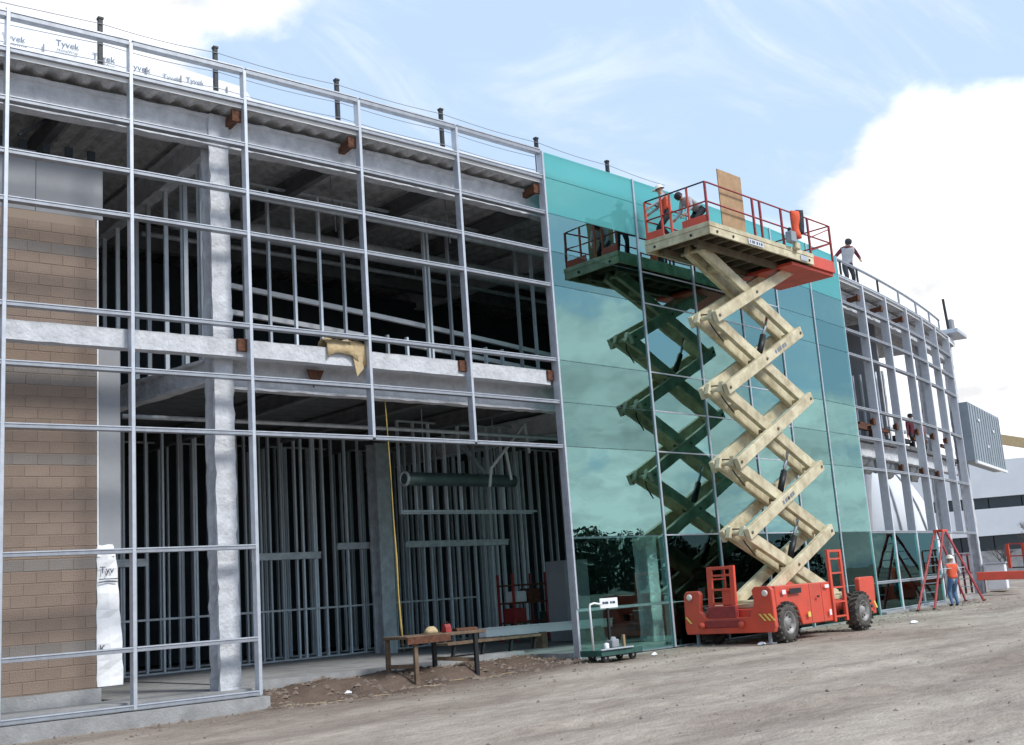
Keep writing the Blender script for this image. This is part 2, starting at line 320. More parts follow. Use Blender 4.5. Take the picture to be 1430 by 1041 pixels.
# ------------------------------------------------------------------ ground
def vnoise(x, y, cell, seed):
    g = np.random.default_rng(seed).random((512, 512)); u = x / cell; w = y / cell
    i = np.floor(u).astype(int); j = np.floor(w).astype(int); fu = u - i; fw = w - j; fu = fu * fu * (3 - 2 * fu); fw = fw * fw * (3 - 2 * fw)
    a = g[i % 512, j % 512]; b = g[(i + 1) % 512, j % 512]; c = g[i % 512, (j + 1) % 512]; d = g[(i + 1) % 512, (j + 1) % 512]
    return (a * (1 - fu) + b * fu) * (1 - fw) + (c * (1 - fu) + d * fu) * fw - .5
def build_ground():
    def axis(lo, hi, step, far):
        core = list(np.arange(lo, hi, step)); k = step; p = core[-1]; right_ = []
        while p < far: k *= 1.25; p += k; right_.append(p)
        k = step; p = core[0]; left_ = []
        while p > -far: k *= 1.25; p -= k; left_.append(p)
        return np.array(left_[::-1] + core + right_)
    xs = axis(2, 56, .16, 3000); ys = axis(1, 27, .14, 3000)
    Xg, Yg = np.meshgrid(xs, ys, indexing='ij'); Zg = np.interp(Xg, GX, GZ)
    rr = np.hypot(Xg - X0, Yg - CY); off = RR - rr; s = np.arctan2(Xg - X0, CY - Yg) * RR
    near = np.clip(1 - np.hypot(Xg - 25, Yg - 10) / 160, 0, 1)
    h = vnoise(Xg * .5, Yg, 2.3, 1) * .10 + vnoise(Xg * .7, Yg, .8, 2) * .06 + vnoise(Xg, Yg, .31, 3) * .035
    # wheel ruts running along the building
    tr = off + 7.5 + vnoise(Xg, Yg, 9, 5) * 2.5
    for o in (0, 1.9, 5.2, 7.0): h -= .05 * np.exp(-((tr + o) / .28) ** 2) - .025 * np.exp(-((tr + o - .45) / .2) ** 2)
    # rough dug soil in the open bay and along the foot of the wall
    rough = np.exp(-((off - .6) / 1.0) ** 2) * ((s > -4) & (s < 4.6))
    heap = np.clip((off - .1) / 1.2, 0, 1); heap = heap * heap * (3 - 2 * heap) * (s > -3.9) * (s < 4.3) * (off < 1.75)
    foot = np.exp(-((off + .6) / .7) ** 2)
    h += rough * (vnoise(Xg, Yg, .5, 8) * .24 + vnoise(Xg, Yg, .22, 9) * .12 + .03) + heap * .20
    flat = 1 - .75 * np.exp(-((off + 2.2) / 2.2) ** 2) * (s > 4) * (s < 16)
    h = np.where(off > 1.75, -.35, h * flat); h = np.where((off > .25) & ((s < -3.7) | (s > 4.2)), -.35, h)
    Zg = Zg + h * np.where(off > .25, 1, near)
    soil = np.clip(np.maximum(rough, heap) * 1.3 + foot * .5 * (vnoise(Xg, Yg, 1.1, 11) + .55) + np.clip(vnoise(Xg * .5, Yg, 3.1, 14) - .12, 0, 1) * 1.3, 0, 1)
    n, m = Xg.shape; v = np.stack([Xg, Yg, Zg], -1).reshape(-1, 3)
    i = np.arange(n - 1)[:, None] * m + np.arange(m - 1)[None, :]; f = np.stack([i, i + m, i + m + 1, i + 1], -1).reshape(-1, 4)
    me = bpy.data.meshes.new('ground'); me.from_pydata(v.tolist(), [], f.tolist()); me.materials.append(M['dirt'])
    at = me.attributes.new('soil', 'FLOAT', 'POINT'); at.data.foreach_set('value', soil.reshape(-1).astype(np.float32))
    me.polygons.foreach_set('use_smooth', np.ones(len(f), bool)); me.update()
    o = bpy.data.objects.new('ground', me); COL.objects.link(o); o['kind'] = 'structure'
    o['label'] = 'bare grey brown dirt of the building site with ruts'
    return xs, ys, Zg
gxs, gys, gzz = build_ground()
def gh(x, y):
    i = int(np.clip(np.searchsorted(gxs, x) - 1, 0, len(gxs) - 2)); j = int(np.clip(np.searchsorted(gys, y) - 1, 0, len(gys) - 2))
    return float(gzz[i, j])
def scatter_clods():
    mb = MB()
    def clod(x, y, z, r):
        q = [Vector((random.gauss(0, 1), random.gauss(0, 1), random.gauss(0, .6))).normalized() * r * random.uniform(.6, 1.1) for _ in range(6)]
        c = Vector((x, y, z)); ax = [Vector(a) for a in ((1, 0, 0), (0, 1, 0), (-1, 0, 0), (0, -1, 0), (0, 0, .7), (0, 0, -.7))]
        vs = [c + a * r * random.uniform(.6, 1.25) for a in ax]
        mb.add(vs, [(0, 1, 4), (1, 2, 4), (2, 3, 4), (3, 0, 4), (1, 0, 5), (2, 1, 5), (3, 2, 5), (0, 3, 5)])
    for _ in range(1500):
        s = random.uniform(-4, 4.3); o = random.gauss(.5, .7); x, y = A(s, min(o, 1.6)); clod(x, y, gh(x, y) + .0, abs(random.gauss(.0, .035)) + .012)
    for _ in range(1400):
        s = random.uniform(-9, 30); o = -abs(random.gauss(0, 1.0)) - .15; x, y = A(s, o); clod(x, y, gh(x, y), abs(random.gauss(0, .025)) + .01)
    for _ in range(1500):
        x = random.uniform(4, 50); y = random.uniform(2, 20)
        if RR - math.hypot(x - X0, y - CY) > -.3: continue
        clod(x, y, gh(x, y), abs(random.gauss(0, .018)) + .007)
    o = obj('dirt_clods', mb, mat('dirt_clod', (0.24, 0.19, 0.155), 0.95, 0, 0.4, 1.3), kind='stuff', label='small clods and stones lying loose on the dirt', cat='stones')
scatter_clods()

# ------------------------------------------------------------------ facade grid
S = {-1: -10.46, 0: -8.31, 1: -6.16, 2: -3.88, 3: -1.22, 4: 1.44, 5: 4.15, 6: 7.58, 7: 9.97, 8: 12.36, 9: 14.60, 10: 17.07, 11: 19.55, 12: 21.73, 13: 24.16, 14: 26.75, 15: 29.09, 16: 31.43, 17: 34.26}
T = [12.29, 11.63, 10.72, 9.76, 8.91, 7.08, 6.07, 5.02, 2.92, 1.27, 0.29]
MW = .066
def mullion(root, j, z0, z1, cap=False, m='alu', MW=MW, dep=.18):
    mb = MB(); s = S[j]
    a0, a1 = (.03, .19) if cap else (0.0, dep)
    # hollow-looking section: front tube and a narrower back web
    t = tang(s); n = inw(s)
    def vb(o0, o1, w, zb=z0, zt=z1):
        p = A(s, (o0 + o1) / 2); mb.box((p[0], p[1], (zb + zt) / 2), (w, o1 - o0, zt - zb), s / RR)
    vb(a0, a0 + .10, MW); vb(a0 + .10, a1, MW * .85)
    o = obj('mullion', mb, M[m], root, .004)
    if cap:
        mc = MB(); p = A(s, -.018); mc.box((p[0], p[1], (z0 + z1) / 2), (.058, .034, z1 - z0), s / RR); obj('cover_cap', mc, M['alu'], o, .005)
    return o
def transom(root, j0, j1, z, h=.085, o0=.006, o1=.16, m='alu_mid', name='transom', lip=True):
    mb = MB(); a = S[j0] + MW / 2; b = S[j1] - MW / 2
    mb.bar(A(a, (o0 + o1) / 2, z), A(b, (o0 + o1) / 2, z), o1 - o0, h)
    t_ = obj(name, mb, M[m], root, .004)
    if lip:
        mb = MB(); mb.bar(A(a, o0 - .008, z + h * .34), A(b, o0 - .008, z + h * .34), .015, h * .24); obj('lit_lip', mb, M['alu'], t_, .003)  # paler strip stands in for the thin lit front face
    return t_
left = thing('curtain_wall_frame', 'bare silver aluminium curtain wall grid, still without glass, in front of the brick wall and open bays', 'window frame', A(-3, 0, .25), 'curtain wall sections along the curved front')
for j in (-1, 0, 1, 2): mullion(left, j, T[10], T[0] + (.0 if j else .12))
for j in (3, 4): mullion(left, j, T[7], T[0])
mullion(left, 5, .17, T[0])
for j in range(-1, 5):
    for k in range(0, 8): transom(left, j, j + 1, T[k], .12 if k == 0 else (.10 if k == 1 else .085))
for j in (-1, 0, 1):
    for k in (8, 9, 10): transom(left, j, j + 1, T[k] + (.04 if k == 10 else 0))
glz = thing('glazed_curtain_wall', 'green reflective glass curtain wall bays behind the scissor lift', 'glass wall', A(12, 0, .2), 'curtain wall sections along the curved front')
for j in range(6, 12): mullion(glz, j, .2, T[0] if j < 11 else T[0] + .02, cap=(j < 11))
mc = MB(); p = A(S[5], -.018); mc.box((p[0], p[1], (1.3 + T[0]) / 2), (.058, .034, T[0] - 1.3), S[5] / RR); obj('cover_cap', mc, M['alu'], glz, .005)
for j in range(5, 11):
    zr = T[:10] + [.22]
    for k in range(0, 11):
        if j in (7,) and k == 0: pass
        transom(glz, j, j + 1, zr[k] - (.0 if k else .05), .07, .03, .15, 'alu' if j in (6, 7, 8) else 'alu_dark', lip=False)
        if j in (6, 7, 8) and 2 < k < 9:
            mb = MB(); mb.bar(A(S[j] + .03, -.008, zr[k]), A(S[j + 1] - .03, -.008, zr[k]), .012, .035); obj('pressure_strip', mb, M['alu'], glz, .003)
    for k in range(0, 10):
        z1, z0 = zr[k] - .008, zr[k + 1] + .008
        a, b = S[j] + .012, S[j + 1] - .012
        mb = MB(); tl = [random.gauss(0, .0016) for _ in range(4)]
        pts = []
        for z in (z0, z1):
            for q, o, ti in ((a, 0, 0), (b, 0, 1), (b, .012, 1), (a, .012, 0)): pts.append(A(q, o + tl[ti + (2 if z == z1 else 0)], z))
        mb.hexa(pts); obj('glass_pane', mb, M['spandrel'] if k < 2 else (M['glass'] if k < 8 else M['glass_low']), glz)
rgt = thing('curtain_wall_frame', 'bare silver curtain wall grid at the far right end with see-through bays and one low row of glass', 'window frame', A(28, 0, .3), 'curtain wall sections along the curved front')
for j in range(12, 18): mullion(rgt, j, .32 if j < 15 else T[8] - .04, T[1] + .02, MW=.10, dep=.30, m='alu_pale')
for j in range(11, 17):
    for k in range(1, 9): 
        if k == 6 and j > 12: continue
        transom(rgt, j, j + 1, T[k], .085, m='alu_dark' if k not in (1,) else 'alu')
for j in range(11, 14):
    transom(rgt, j, j + 1, T[9]); transom(rgt, j, j + 1, .36)
    for z0, z1 in ((.40, T[9] - .05), (T[9] + .05, T[8] - .05)):
        mb = MB(); a, b = S[j] + .04, S[j + 1] - .04
        mb.hexa([A(q, o, z) for z in (z0, z1) for q, o in ((a, .03), (b, .03), (b, .042), (a, .042))]); obj('glass_pane', mb, M['glass_low'], rgt)
# concrete kerbs
mb = MB(); mb.arc(-12.5, -3.78, [(-.14, -.3), (.3, -.3), (.3, .262), (-.14, .262)], .5, .004)
obj('kerb', mb, M['concrete'], kind='structure')
mb = MB(); mb.arc(4.1, 37.0, [(-.10, -.3), (.22, -.3), (.22, .165), (-.10, .165)], .5, .004)
mb2 = MB(); mb2.arc(19.6, 37.5, [(-.16, -.2), (.25, -.2), (.25, .325), (-.16, .325)], .5, .004)
obj('kerb', mb, M['concrete'], kind='structure'); obj('kerb', mb2, M['concrete'], kind='structure')

# ------------------------------------------------------------------ the steel building
bld = thing('office_building', 'two storey steel framed building under construction with fireproofed columns and beams', 'building', A(4, 6, .3))
def ibeam_prof(oc, zb, zt, bw, tf=.03, tw=.06):
    h = bw / 2; w = tw / 2
    return [(oc - h, zb), (oc + h, zb), (oc + h, zb + tf), (oc + w, zb + tf + .02), (oc + w, zt - tf - .02), (oc + h, zt - tf), (oc + h, zt), (oc - h, zt), (oc - h, zt - tf), (oc - w, zt - tf - .02), (oc - w, zb + tf + .02), (oc - h, zb + tf)]
def beam_arc(name, s0, s1, oc, zb, zt, bw, m='fire', jit=.012, tf=.05):
    mb = MB(); mb.arc(s0, s1, ibeam_prof(oc, zb, zt, bw, tf, .10), .22, jit); return obj(name, mb, M[m], bld)
def beam_in(name, s, o0, o1, zb, zt, bw, m='fire', jit=.012, s1=None, tf=.05):
    mb = MB(); prof = ibeam_prof(0, zb, zt, bw, tf, .10); n = int((o1 - o0) / .25) + 1; rings = []
    for i in range(n + 1):
        k = i / n; q = s + ((s1 if s1 is not None else s) - s) * k; o = o0 + (o1 - o0) * k
        rings.append([A(q, o, 0) + tang(q) * (x + random.uniform(-jit, jit)) + Vector((0, 0, z + random.uniform(-jit, jit))) for x, z in prof])
    mb.sweep(rings); return obj(name, mb, M[m], bld)
def column(s, off, z0, z1, bw=.34, d=.36, m='fire', jit=.012):
    prof = [(x, y) for x, y in [(-bw/2, -d/2), (bw/2, -d/2), (bw/2, -d/2+.07), (.06, -d/2+.10), (.06, d/2-.10), (bw/2, d/2-.07), (bw/2, d/2), (-bw/2, d/2), (-bw/2, d/2-.07), (-.06, d/2-.10), (-.06, -d/2+.10), (-bw/2, -d/2+.07)]]
    mb = MB(); n = int((z1 - z0) / .16); rings = []; t = tang(s); w = inw(s); c = A(s, off, 0)
    for i in range(n + 1):
        z = z0 + (z1 - z0) * i / n; g = 1 + random.uniform(-.018, .018)
        rings.append([c + t * (x * g + random.uniform(-jit, jit)) + w * (y * g + random.uniform(-jit, jit)) + Vector((0, 0, z)) for x, y in prof])
    mb.sweep(rings); return obj('column', mb, M[m], bld)
# column in the left bay: boxed out wide with sprayed fireproofing
column(-4.22, .72, .27, 11.45, .40, .42, jit=.016)
column(7.75, .8, .3, 11.45, .42, .42); column(19.75, .8, .3, 11.45, .4, .4)
column(31.6, .8, .3, 11.45, .42, .42); column(36.2, .45, .3, 12.0, .42, .42)
column(4.75, 7.9, .3, 6.2, .46, .46, 'galv', .004)
beam_arc('roof_beam', -12.5, 36.3, .62, 10.80, 11.42, .26)
beam_arc('floor_beam', -4.0, 19.6, .85, 5.98, 6.62, .26)
beam_arc('floor_beam', 20, 36.3, .85, 5.6, 6.1, .26)
mb = MB(); mb.arc(-12.5, 4.05, [(.20, 6.50), (.46, 6.50), (.46, 6.84), (.20, 6.84)], .25, .006); obj('edge_tube', mb, M['fire'], bld)
mb = MB(); mb.arc(4.2, 19.4, [(.20, 6.50), (.46, 6.50), (.46, 6.84), (.20, 6.84)], .5); obj('edge_tube', mb, M['fire'], bld)
for s in (7.75, 19.75): beam_in('cross_beam', s, 1.0, 14.5, 10.75, 11.4, .28); beam_in('cross_beam', s, 1.0, 14.5, 5.95, 6.58, .28)
beam_in('cross_beam', -4.22, .95, 14.5, 10.75, 11.4, .28)
beam_in('cross_beam', -4.25, .95, 9.0, 6.12, 6.60, .26, s1=-5.7)
for s in (-9.5, -7, -1.3, 1.7, 4.7, 10.7, 13.7, 16.7): beam_in('roof_joist', s, .8, 14.5, 11.0, 11.4, .16, 'deck', .004)
for s in (-1.3, 1.7, 4.7, 10.7, 13.7, 16.7): beam_in('floor_joist', s, 1.0, 14.5, 6.2, 6.58, .16, 'deck', .004)
beam_arc('roof_joist', -12, 20, 7.5, 10.8, 11.4, .25, 'deck', .004)
# corrugated roof deck, seen from below
mb = MB(); n = int(49.0 / .1); rings = []
for i in range(n + 1):
    s = -12.5 + 49.0 * i / n; z = 11.50 + (.075 if (i // 2) % 2 else 0); dep = 15.0 if s < 20.4 else 5.2
    e = .14 + random.uniform(-.012, .012)
    rings.append([A(s, e, z), A(s, dep, z), A(s, dep, 11.60), A(s, e, 11.60)])
mb.sweep(rings); obj('roof_deck', mb, M['fire2'], bld)
mb = MB(); mb.arc(-12.5, 36.5, [(.10, 11.61), (5.2, 11.61), (5.2, 11.74), (.10, 11.74)], .8); obj('roof_slab', mb, M['white'], bld)
mb = MB(); mb.arc(-12.5, 20.4, [(5.21, 11.61), (15, 11.61), (15, 11.74), (5.21, 11.74)], .8); obj('roof_slab', mb, M['white'], bld)
mb = MB(); mb.arc(-12.5, 36.5, [(.085, 11.50), (.098, 11.50), (.098, 11.745), (.085, 11.745)], .8); obj('roof_edge_trim', mb, M['white'], bld)
mb = MB(); mb.arc(-4.0, 20.4, [(.55, 6.63), (15, 6.63), (15, 6.80), (.55, 6.80)], .8); obj('floor_slab', mb, M['deck'], bld)
mb = MB(); mb.arc(-12.5, -4.02, [(7.5, 6.63), (15, 6.63), (15, 6.80), (7.5, 6.80)], .8); obj('floor_slab', mb, M['deck'], bld)
mb = MB(); mb.arc(20.6, 36.2, [(.55, 6.12), (3.4, 6.12), (3.4, 6.26), (.55, 6.26)], .8); obj('floor_slab', mb, M['deck'], bld)
mb = MB(); mb.arc(-3.7, 4.05, [(1.72, -.3), (15, -.3), (15, .42), (1.72, .42)], .5, .004); obj('ground_slab', mb, M['concrete'], bld)
mb = MB(); mb.arc(-12.5, -3.71, [(.31, -.3), (15, -.3), (15, .40), (.31, .40)], .5, .004); obj('ground_slab', mb, M['concrete'], bld)
mb = MB(); mb.arc(4.06, 20.4, [(.23, -.3), (15, -.3), (15, .34), (.23, .34)], .5, .002); obj('ground_slab', mb, M['concrete'], bld)
mb = MB(); mb.bar(A(26.35, 1.2, 8.75), A(26.35, 5.0, 8.75), .12, 5.0); obj('end_wall', mb, M['gyp'], bld)
for s0, s1, o, za, zb, m_ in ((19.7, 21.9, 1.25, 5.15, 6.62, 'gyp'), (22.2, 24.9, 1.6, 5.2, 6.0, 'gyp'), (25.2, 28.5, 1.5, 5.35, 6.05, 'galv'), (29.0, 31.2, 1.5, 5.15, 6.0, 'gyp'), (32.0, 36.0, 1.4, 5.45, 6.05, 'galv')):
    mb = MB(); mb.arc(s0, s1, [(o, za), (o + .08, za), (o + .08, zb), (o, zb)], .6, .01); obj('spandrel_panel', mb, M[m_], bld)
for s0, s1, o, z, m_ in ((22.0, 24.0, .5, 6.55, 'rust'), (24.4, 26.5, .6, 6.72, 'galv'), (27.0, 29.0, .5, 6.5, 'rust'), (29.4, 31.2, .6, 6.8, 'galv'), (31.6, 34.0, .5, 6.55, 'rust'), (22.4, 26.2, 2.2, 7.1, 'galv'), (26.8, 30.8, 2.4, 6.95, 'black')):
    mb = MB(); mb.arc(s0, s1, [(o - .07, z), (o + .07, z), (o + .07, z + .12), (o - .07, z + .12)], .6); obj('outrigger_beam', mb, M[m_], bld)
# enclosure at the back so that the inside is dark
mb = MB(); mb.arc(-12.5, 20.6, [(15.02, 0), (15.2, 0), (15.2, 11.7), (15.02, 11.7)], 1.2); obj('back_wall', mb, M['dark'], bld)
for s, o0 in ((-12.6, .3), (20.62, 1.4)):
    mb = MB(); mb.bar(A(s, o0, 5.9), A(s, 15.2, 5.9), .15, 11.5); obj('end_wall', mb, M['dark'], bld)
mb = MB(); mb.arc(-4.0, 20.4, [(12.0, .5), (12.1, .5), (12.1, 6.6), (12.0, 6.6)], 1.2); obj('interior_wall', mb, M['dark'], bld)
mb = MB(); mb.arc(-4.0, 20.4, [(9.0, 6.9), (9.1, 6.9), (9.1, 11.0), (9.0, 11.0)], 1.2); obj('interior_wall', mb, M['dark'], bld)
# second floor: track rails crossing inside, coloured white to look sunlit
for z0, z1, o in ((8.80, 8.05, 3.3), (8.20, 7.55, 3.3)):
    mb = MB(); mb.sweep([[A(q, o + a, z0 + (z1 - z0) * (q + 2.6) / 11 + b) for a, b in ((0, 0), (.09, 0), (.09, .11), (0, .11))] for q in np.linspace(-3.4, 8.5, 12)]); obj('track_rail', mb, M['white'], bld)
# rust brackets that tie the mullions to the beams
for s, z in ((21.73, 6.75), (24.16, 6.75), (26.75, 6.75), (29.09, 6.75), (31.43, 6.75), (24.16, 5.25), (26.75, 5.25), (29.09, 5.25)) + ((-3.88, 11.35), (-1.22, 11.35), (4.15, 11.35), (21.73, 11.2), (24.16, 11.2), (26.75, 11.2), (-3.88, 6.72), (-1.22, 6.74), (1.44, 6.72), (4.15, 6.72)):
    mb = MB(); roof = z > 9
    mb.bar(A(s - .12, .19, z), A(s - .12, .72 if roof else .30, z - (.05 if roof else 0)), .15, .17); mb.bar(A(s - .12, .14, z), A(s - .12, .20, z), .2, .24)
    obj('bracket', mb, M['rust'], bld, .006)
for o, z, r in ((2.2, 10.6, .10), (4.2, 10.5, .22), (6.0, 10.7, .06)):
    mb = MB(); mb.tube([A(q, o, z) for q in np.linspace(-3.6, 19, 16)], r, 10); obj('service_pipe', mb, M['galv'], bld)
for o, z, r in ((3.2, 5.8, .05),):
    mb = MB(); mb.tube([A(q, o, z) for q in np.linspace(-5.2, 19, 16)], r, 10); obj('service_pipe', mb, M['galv'], bld)
for q, o in ((-2.9, 2.2), (-.6, 2.2), (.9, 4.2), (2.3, 1.6), (3.3, 4.2), (-1.9, 4.2)):
    mb = MB(); mb.tube([A(q, o, 11.4), A(q + .03, o, 10.9), A(q + .12, o + .05, 10.45), A(q + .10, o, 10.1)], .012, 5); obj('loose_wire', mb, M['cable'], bld)
# grey board above the block wall
for s0, s1, zt_ in ((-9.5, -8.71, 10.33), (-8.70, -7.49, 10.36), (-7.48, -6.25, 10.34)):
    mb = MB(); o_ = 1.30 + random.uniform(-.006, .006); mb.arc(s0, s1, [(o_, 9.2), (o_ + .05, 9.2), (o_ + .05, zt_), (o_, zt_)], .6); obj('gypsum_panel', mb, M['gyp'], bld, .004)
for q in np.arange(-9.4, -6.3, .42):
    mb = MB(); mb.box(A(q, 1.33, 10.46), (.14, .05, .18), q / RR); obj('clip', mb, M['dark'], bld)
mb = MB(); mb.bar(A(-7.9, .9, 10.45), A(-7.2, .9, 11.0), .06, .06); obj('brace', mb, M['black'], bld)
mb = MB(); mb.bar(A(7.3, 7.0, 6.3), A(8.6, 7.0, 5.0), .12, .12); obj('brace', mb, M['galv'], bld)

# ------------------------------------------------------------------ block wall
wall = thing('block_wall', 'tan masonry block wall standing behind the bare frame at the left edge', 'wall', A(-7.6, 1.25, .42))
mb = MB(); mb.arc(-9.2, -6.42, [(1.1955, .64), (1.50, .64), (1.50, 9.16), (1.1955, 9.16)], .6); obj('mortar_core', mb, M['mortar'], wall)
mb = MB(); mb.arc(-9.2, -6.36, [(1.10, .40), (1.55, .40), (1.55, .635), (1.10, .635)], .5, .006); obj('concrete_curb', mb, M['concrete'], wall)
bh, bw_ = .2036, .42
cols_ = [(8.54), (6.15), (4.57), (2.82), (1.39)]
mfull = mesh_of('block', MB().box((0, 0, 0), (bw_ - .014, .05, bh - .010)), M['block'], .006); mhalf = mesh_of('block', MB().box((0, 0, 0), (bw_ / 2 - .014, .05, bh - .010)), M['block'], .006)
mfg = mesh_of('block', MB().box((0, 0, 0), (bw_ - .014, .05, bh - .010)), M['block_g'], .006); mhg = mesh_of('block', MB().box((0, 0, 0), (bw_ / 2 - .014, .05, bh - .010)), M['block_g'], .006)
nrow = 41; z0 = .65
for r in range(nrow):
    z = z0 + (r + .5) * bh; g = any(abs(z - c) < bh * .52 for c in cols_)
    e = -6.40; q = e; first = r % 2
    while q > -8.75:
        w = bw_ / 2 if first else bw_; first = False
        c = q - w / 2; p = A(c, 1.212 + random.uniform(-.0015, .0015))
        inst('block', (mhg if g else mhalf) if w < bw_ else (mfg if g else mfull), wall, (p[0], p[1], z), c / RR); q -= w

# house wrap on the wall end
def text_mesh(txt, size, mat_, name, parent, origin, xdir, ydir, depth=.004, **kw):
    depth = .0012
    cu = bpy.data.curves.new(name, 'FONT'); cu.body = txt; cu.size = size; cu.extrude = depth; cu.resolution_u = 2
    tmp = bpy.data.objects.new(name, cu); COL.objects.link(tmp); dg = bpy.context.evaluated_depsgraph_get(); me = bpy.data.meshes.new_from_object(tmp.evaluated_get(dg))
    bpy.data.objects.remove(tmp); me.materials.clear(); me.materials.append(mat_); me.name = name
    x = Vector(xdir).normalized(); y = Vector(ydir).normalized(); zv = x.cross(y)
    m = Matrix((x, y, zv)).transposed().to_4x4(); m.translation = Vector(origin) - ROOT[parent]; me.transform(m)
    o = bpy.data.objects.new(name, me); COL.objects.link(o); o.parent = parent; ROOT[o] = ROOT[parent]; return o
wr = thing('house_wrap', 'white printed house wrap sheet hanging down the end of the block wall', 'house wrap', A(-6.2, 1.3, .64))
mb = MB(); rings = []
for i in range(17):
    z = .66 + 2.32 * i / 16; w = .46 - .12 * (i / 16) ** 1.5; j = lambda: random.uniform(-.012, .012)
    rings.append([A(-6.41 + j(), 1.17 + j(), z), A(-6.41 + w * .5 + j(), 1.13 + .03 * math.sin(i * 1.1) + j(), z), A(-6.41 + w + j(), 1.17 + j(), z), A(-6.41 + w - .03, 1.75, z), A(-6.39, 1.75, z)])
mb.sweep(rings, smooth=False); obj('sheet', mb, M['wrap'], wr)
mb = MB(); mb.arc(-6.41, -6.1, [(1.14, 2.9), (1.30, 2.9), (1.26, 3.12), (1.20, 3.06)], .1, .01); obj('folded_flap', mb, M['wrap'], wr)
text_mesh('Tyv', .17, M['ink'], 'lettering', wr, A(-6.38, 1.112, 2.60), tang(-6.2), (0, 0, 1), .012)
text_mesh('K', .17, M['ink'], 'lettering', wr, A(-6.385, 1.125, 1.25), tang(-6.2), (0, 0, 1), .012)
for z in (2.50, 2.45):
    mb = MB(); mb.bar(A(-6.39, 1.118, z), A(-6.06, 1.118, z), .012, .016); obj('printed_line', mb, M['ink'], wr)
# steel jamb above it
jm = thing('wall_jamb', 'tall grey steel jamb post rising beside the end of the block wall', 'post', A(-6.15, 1.4, 2.9))
mb = MB(); mb.box(A(-6.15, 1.5, 5.0), (.40, .5, 4.1), -6.2 / RR); obj('post_face', mb, M['gyp'], jm, .01)
mb = MB(); mb.box(A(-6.385, 1.3, 6.05), (.03, .22, 6.2), -6.2 / RR); obj('wrap_edge', mb, M['wrap'], jm, .004)

# ------------------------------------------------------------------ stud walls
def stud_mesh(h, w=.045, d=.09):
    # C-section with service holes hinted by short dark knock-outs
    mb = MB(); t = .006
    mb.box((0, -d / 2 + t / 2, h / 2), (w, t, h)); mb.box((-w / 2 + t / 2, .0, h / 2), (t, d - 2 * t - .002, h)); mb.box((0, d / 2 - t / 2, h / 2), (w, t, h))
    return mesh_of('stud', mb, M['stud'])
def stud_wall(label, line, z0, z1, zs=None, group='steel stud partitions inside the building', w=.05, header=None, tracks=True):
    root = thing('stud_wall', label, 'stud wall', line[0][0], group); ROOT[root] = Vector(line[0][0])
    me = stud_mesh(z1 - z0, w)
    for p, rz in line:
        inst('stud', me, root, (p[0], p[1], z0), rz)
    if tracks:
        for z in (z0 + .02, z1 - .02):
            mb = MB()
            for (p, _), (q, _) in zip(line[:-1], line[1:]): mb.bar((p[0], p[1], z), (q[0], q[1], z), .10, .04)
            obj('track', mb, M['galv'], root)
    return root
def row(s0, s1, step, off, jit=.03, dbl=0):
    out = []; q = s0
    while q < s1:
        out.append((A(q, off, .42), q / RR)); 
        if random.random() < dbl: out.append((A(q + .07, off, .42), q / RR + math.pi))
        q += step + random.uniform(-jit, jit)
    return out
w1 = stud_wall('dense row of steel studs at the back of the ground floor, dim behind the open bay', row(-5.9, 14, .36, 8.4, .15, .3), .42, 6.4, w=.05)
w2 = stud_wall('second dim row of steel studs deeper on the ground floor', row(-5.7, 12.0, .38, 10.3, .16, .3), .42, 6.4, w=.045)
w3 = stud_wall('upper floor row of bright steel studs facing the empty frame', [(A(q, 3.0, .42), q / RR) for q in (-2.45, -1.83, -1.16, -.47, .2, 2.7, 2.82, 3.5, 6.0, 6.62, 7.25)] + row(7.9, 19, .63, 3.0, .01, .10), 6.82, 11.2, w=.055)
stud_wall('short upper floor steel studs under the sloping rail between the third and fifth mullions', [(A(q, 3.05, .42), q / RR) for q in (.85, 1.45, 2.05, 4.1, 4.7, 5.3)], 6.82, 8.05, w=.055, tracks=False)
pl = [(A(-4.25 + .06, o, 6.7), math.pi / 2) for o in (1.45, 1.55, 2.25, 2.37, 3.25, 4.2, 4.9, 6.05, 6.9)]
w4 = stud_wall('short run of wide punched steel studs on the upper floor beside the left column', pl, 6.62, 10.85, w=.06, tracks=False)
pj = [(A(26.0, o, 6.3), math.pi / 2) for o in (1.02, 1.3, 1.6, 1.9, 2.2)]
w5 = stud_wall('few steel studs on the upper floor right of the glass', pj, 6.3, 9.2, w=.06, tracks=False)
w6 = stud_wall('ground floor steel studs nearer the front at the right of the open bay', row(3.3, 8.6, .55, 5.2, .02), 3.95, 6.4, w=.042)
for s0, s1, z, o in ((-4.6, -2.55, 3.02, 8.3), (.5, 2.8, 3.05, 8.3), (3.4, 5.6, 3.27, 8.3), (6.0, 10.6, 3.27, 8.3)):
    mb = MB(); mb.arc(s0, s1, [(o - .06, z), (o + .04, z), (o + .04, z + .16), (o - .06, z + .16)], .6); mb.arc(s0, s1, [(o - .09, z + .13), (o - .06, z + .13), (o - .06, z + .18), (o - .09, z + .18)], .6)
    obj('header', mb, M['galv'], w1)
mb = MB(); mb.arc(3.3, 8.5, [(5.13, 4.0), (5.16, 4.0), (5.16, 4.05), (5.13, 4.05)], .6); obj('bridging_channel', mb, M['galv'], w6)
mb = MB(); mb.arc(-5.2, 9, [(8.3, 1.7), (8.33, 1.7), (8.33, 1.75), (8.3, 1.75)], .6); obj('bridging_channel', mb, M['galv'], w1)

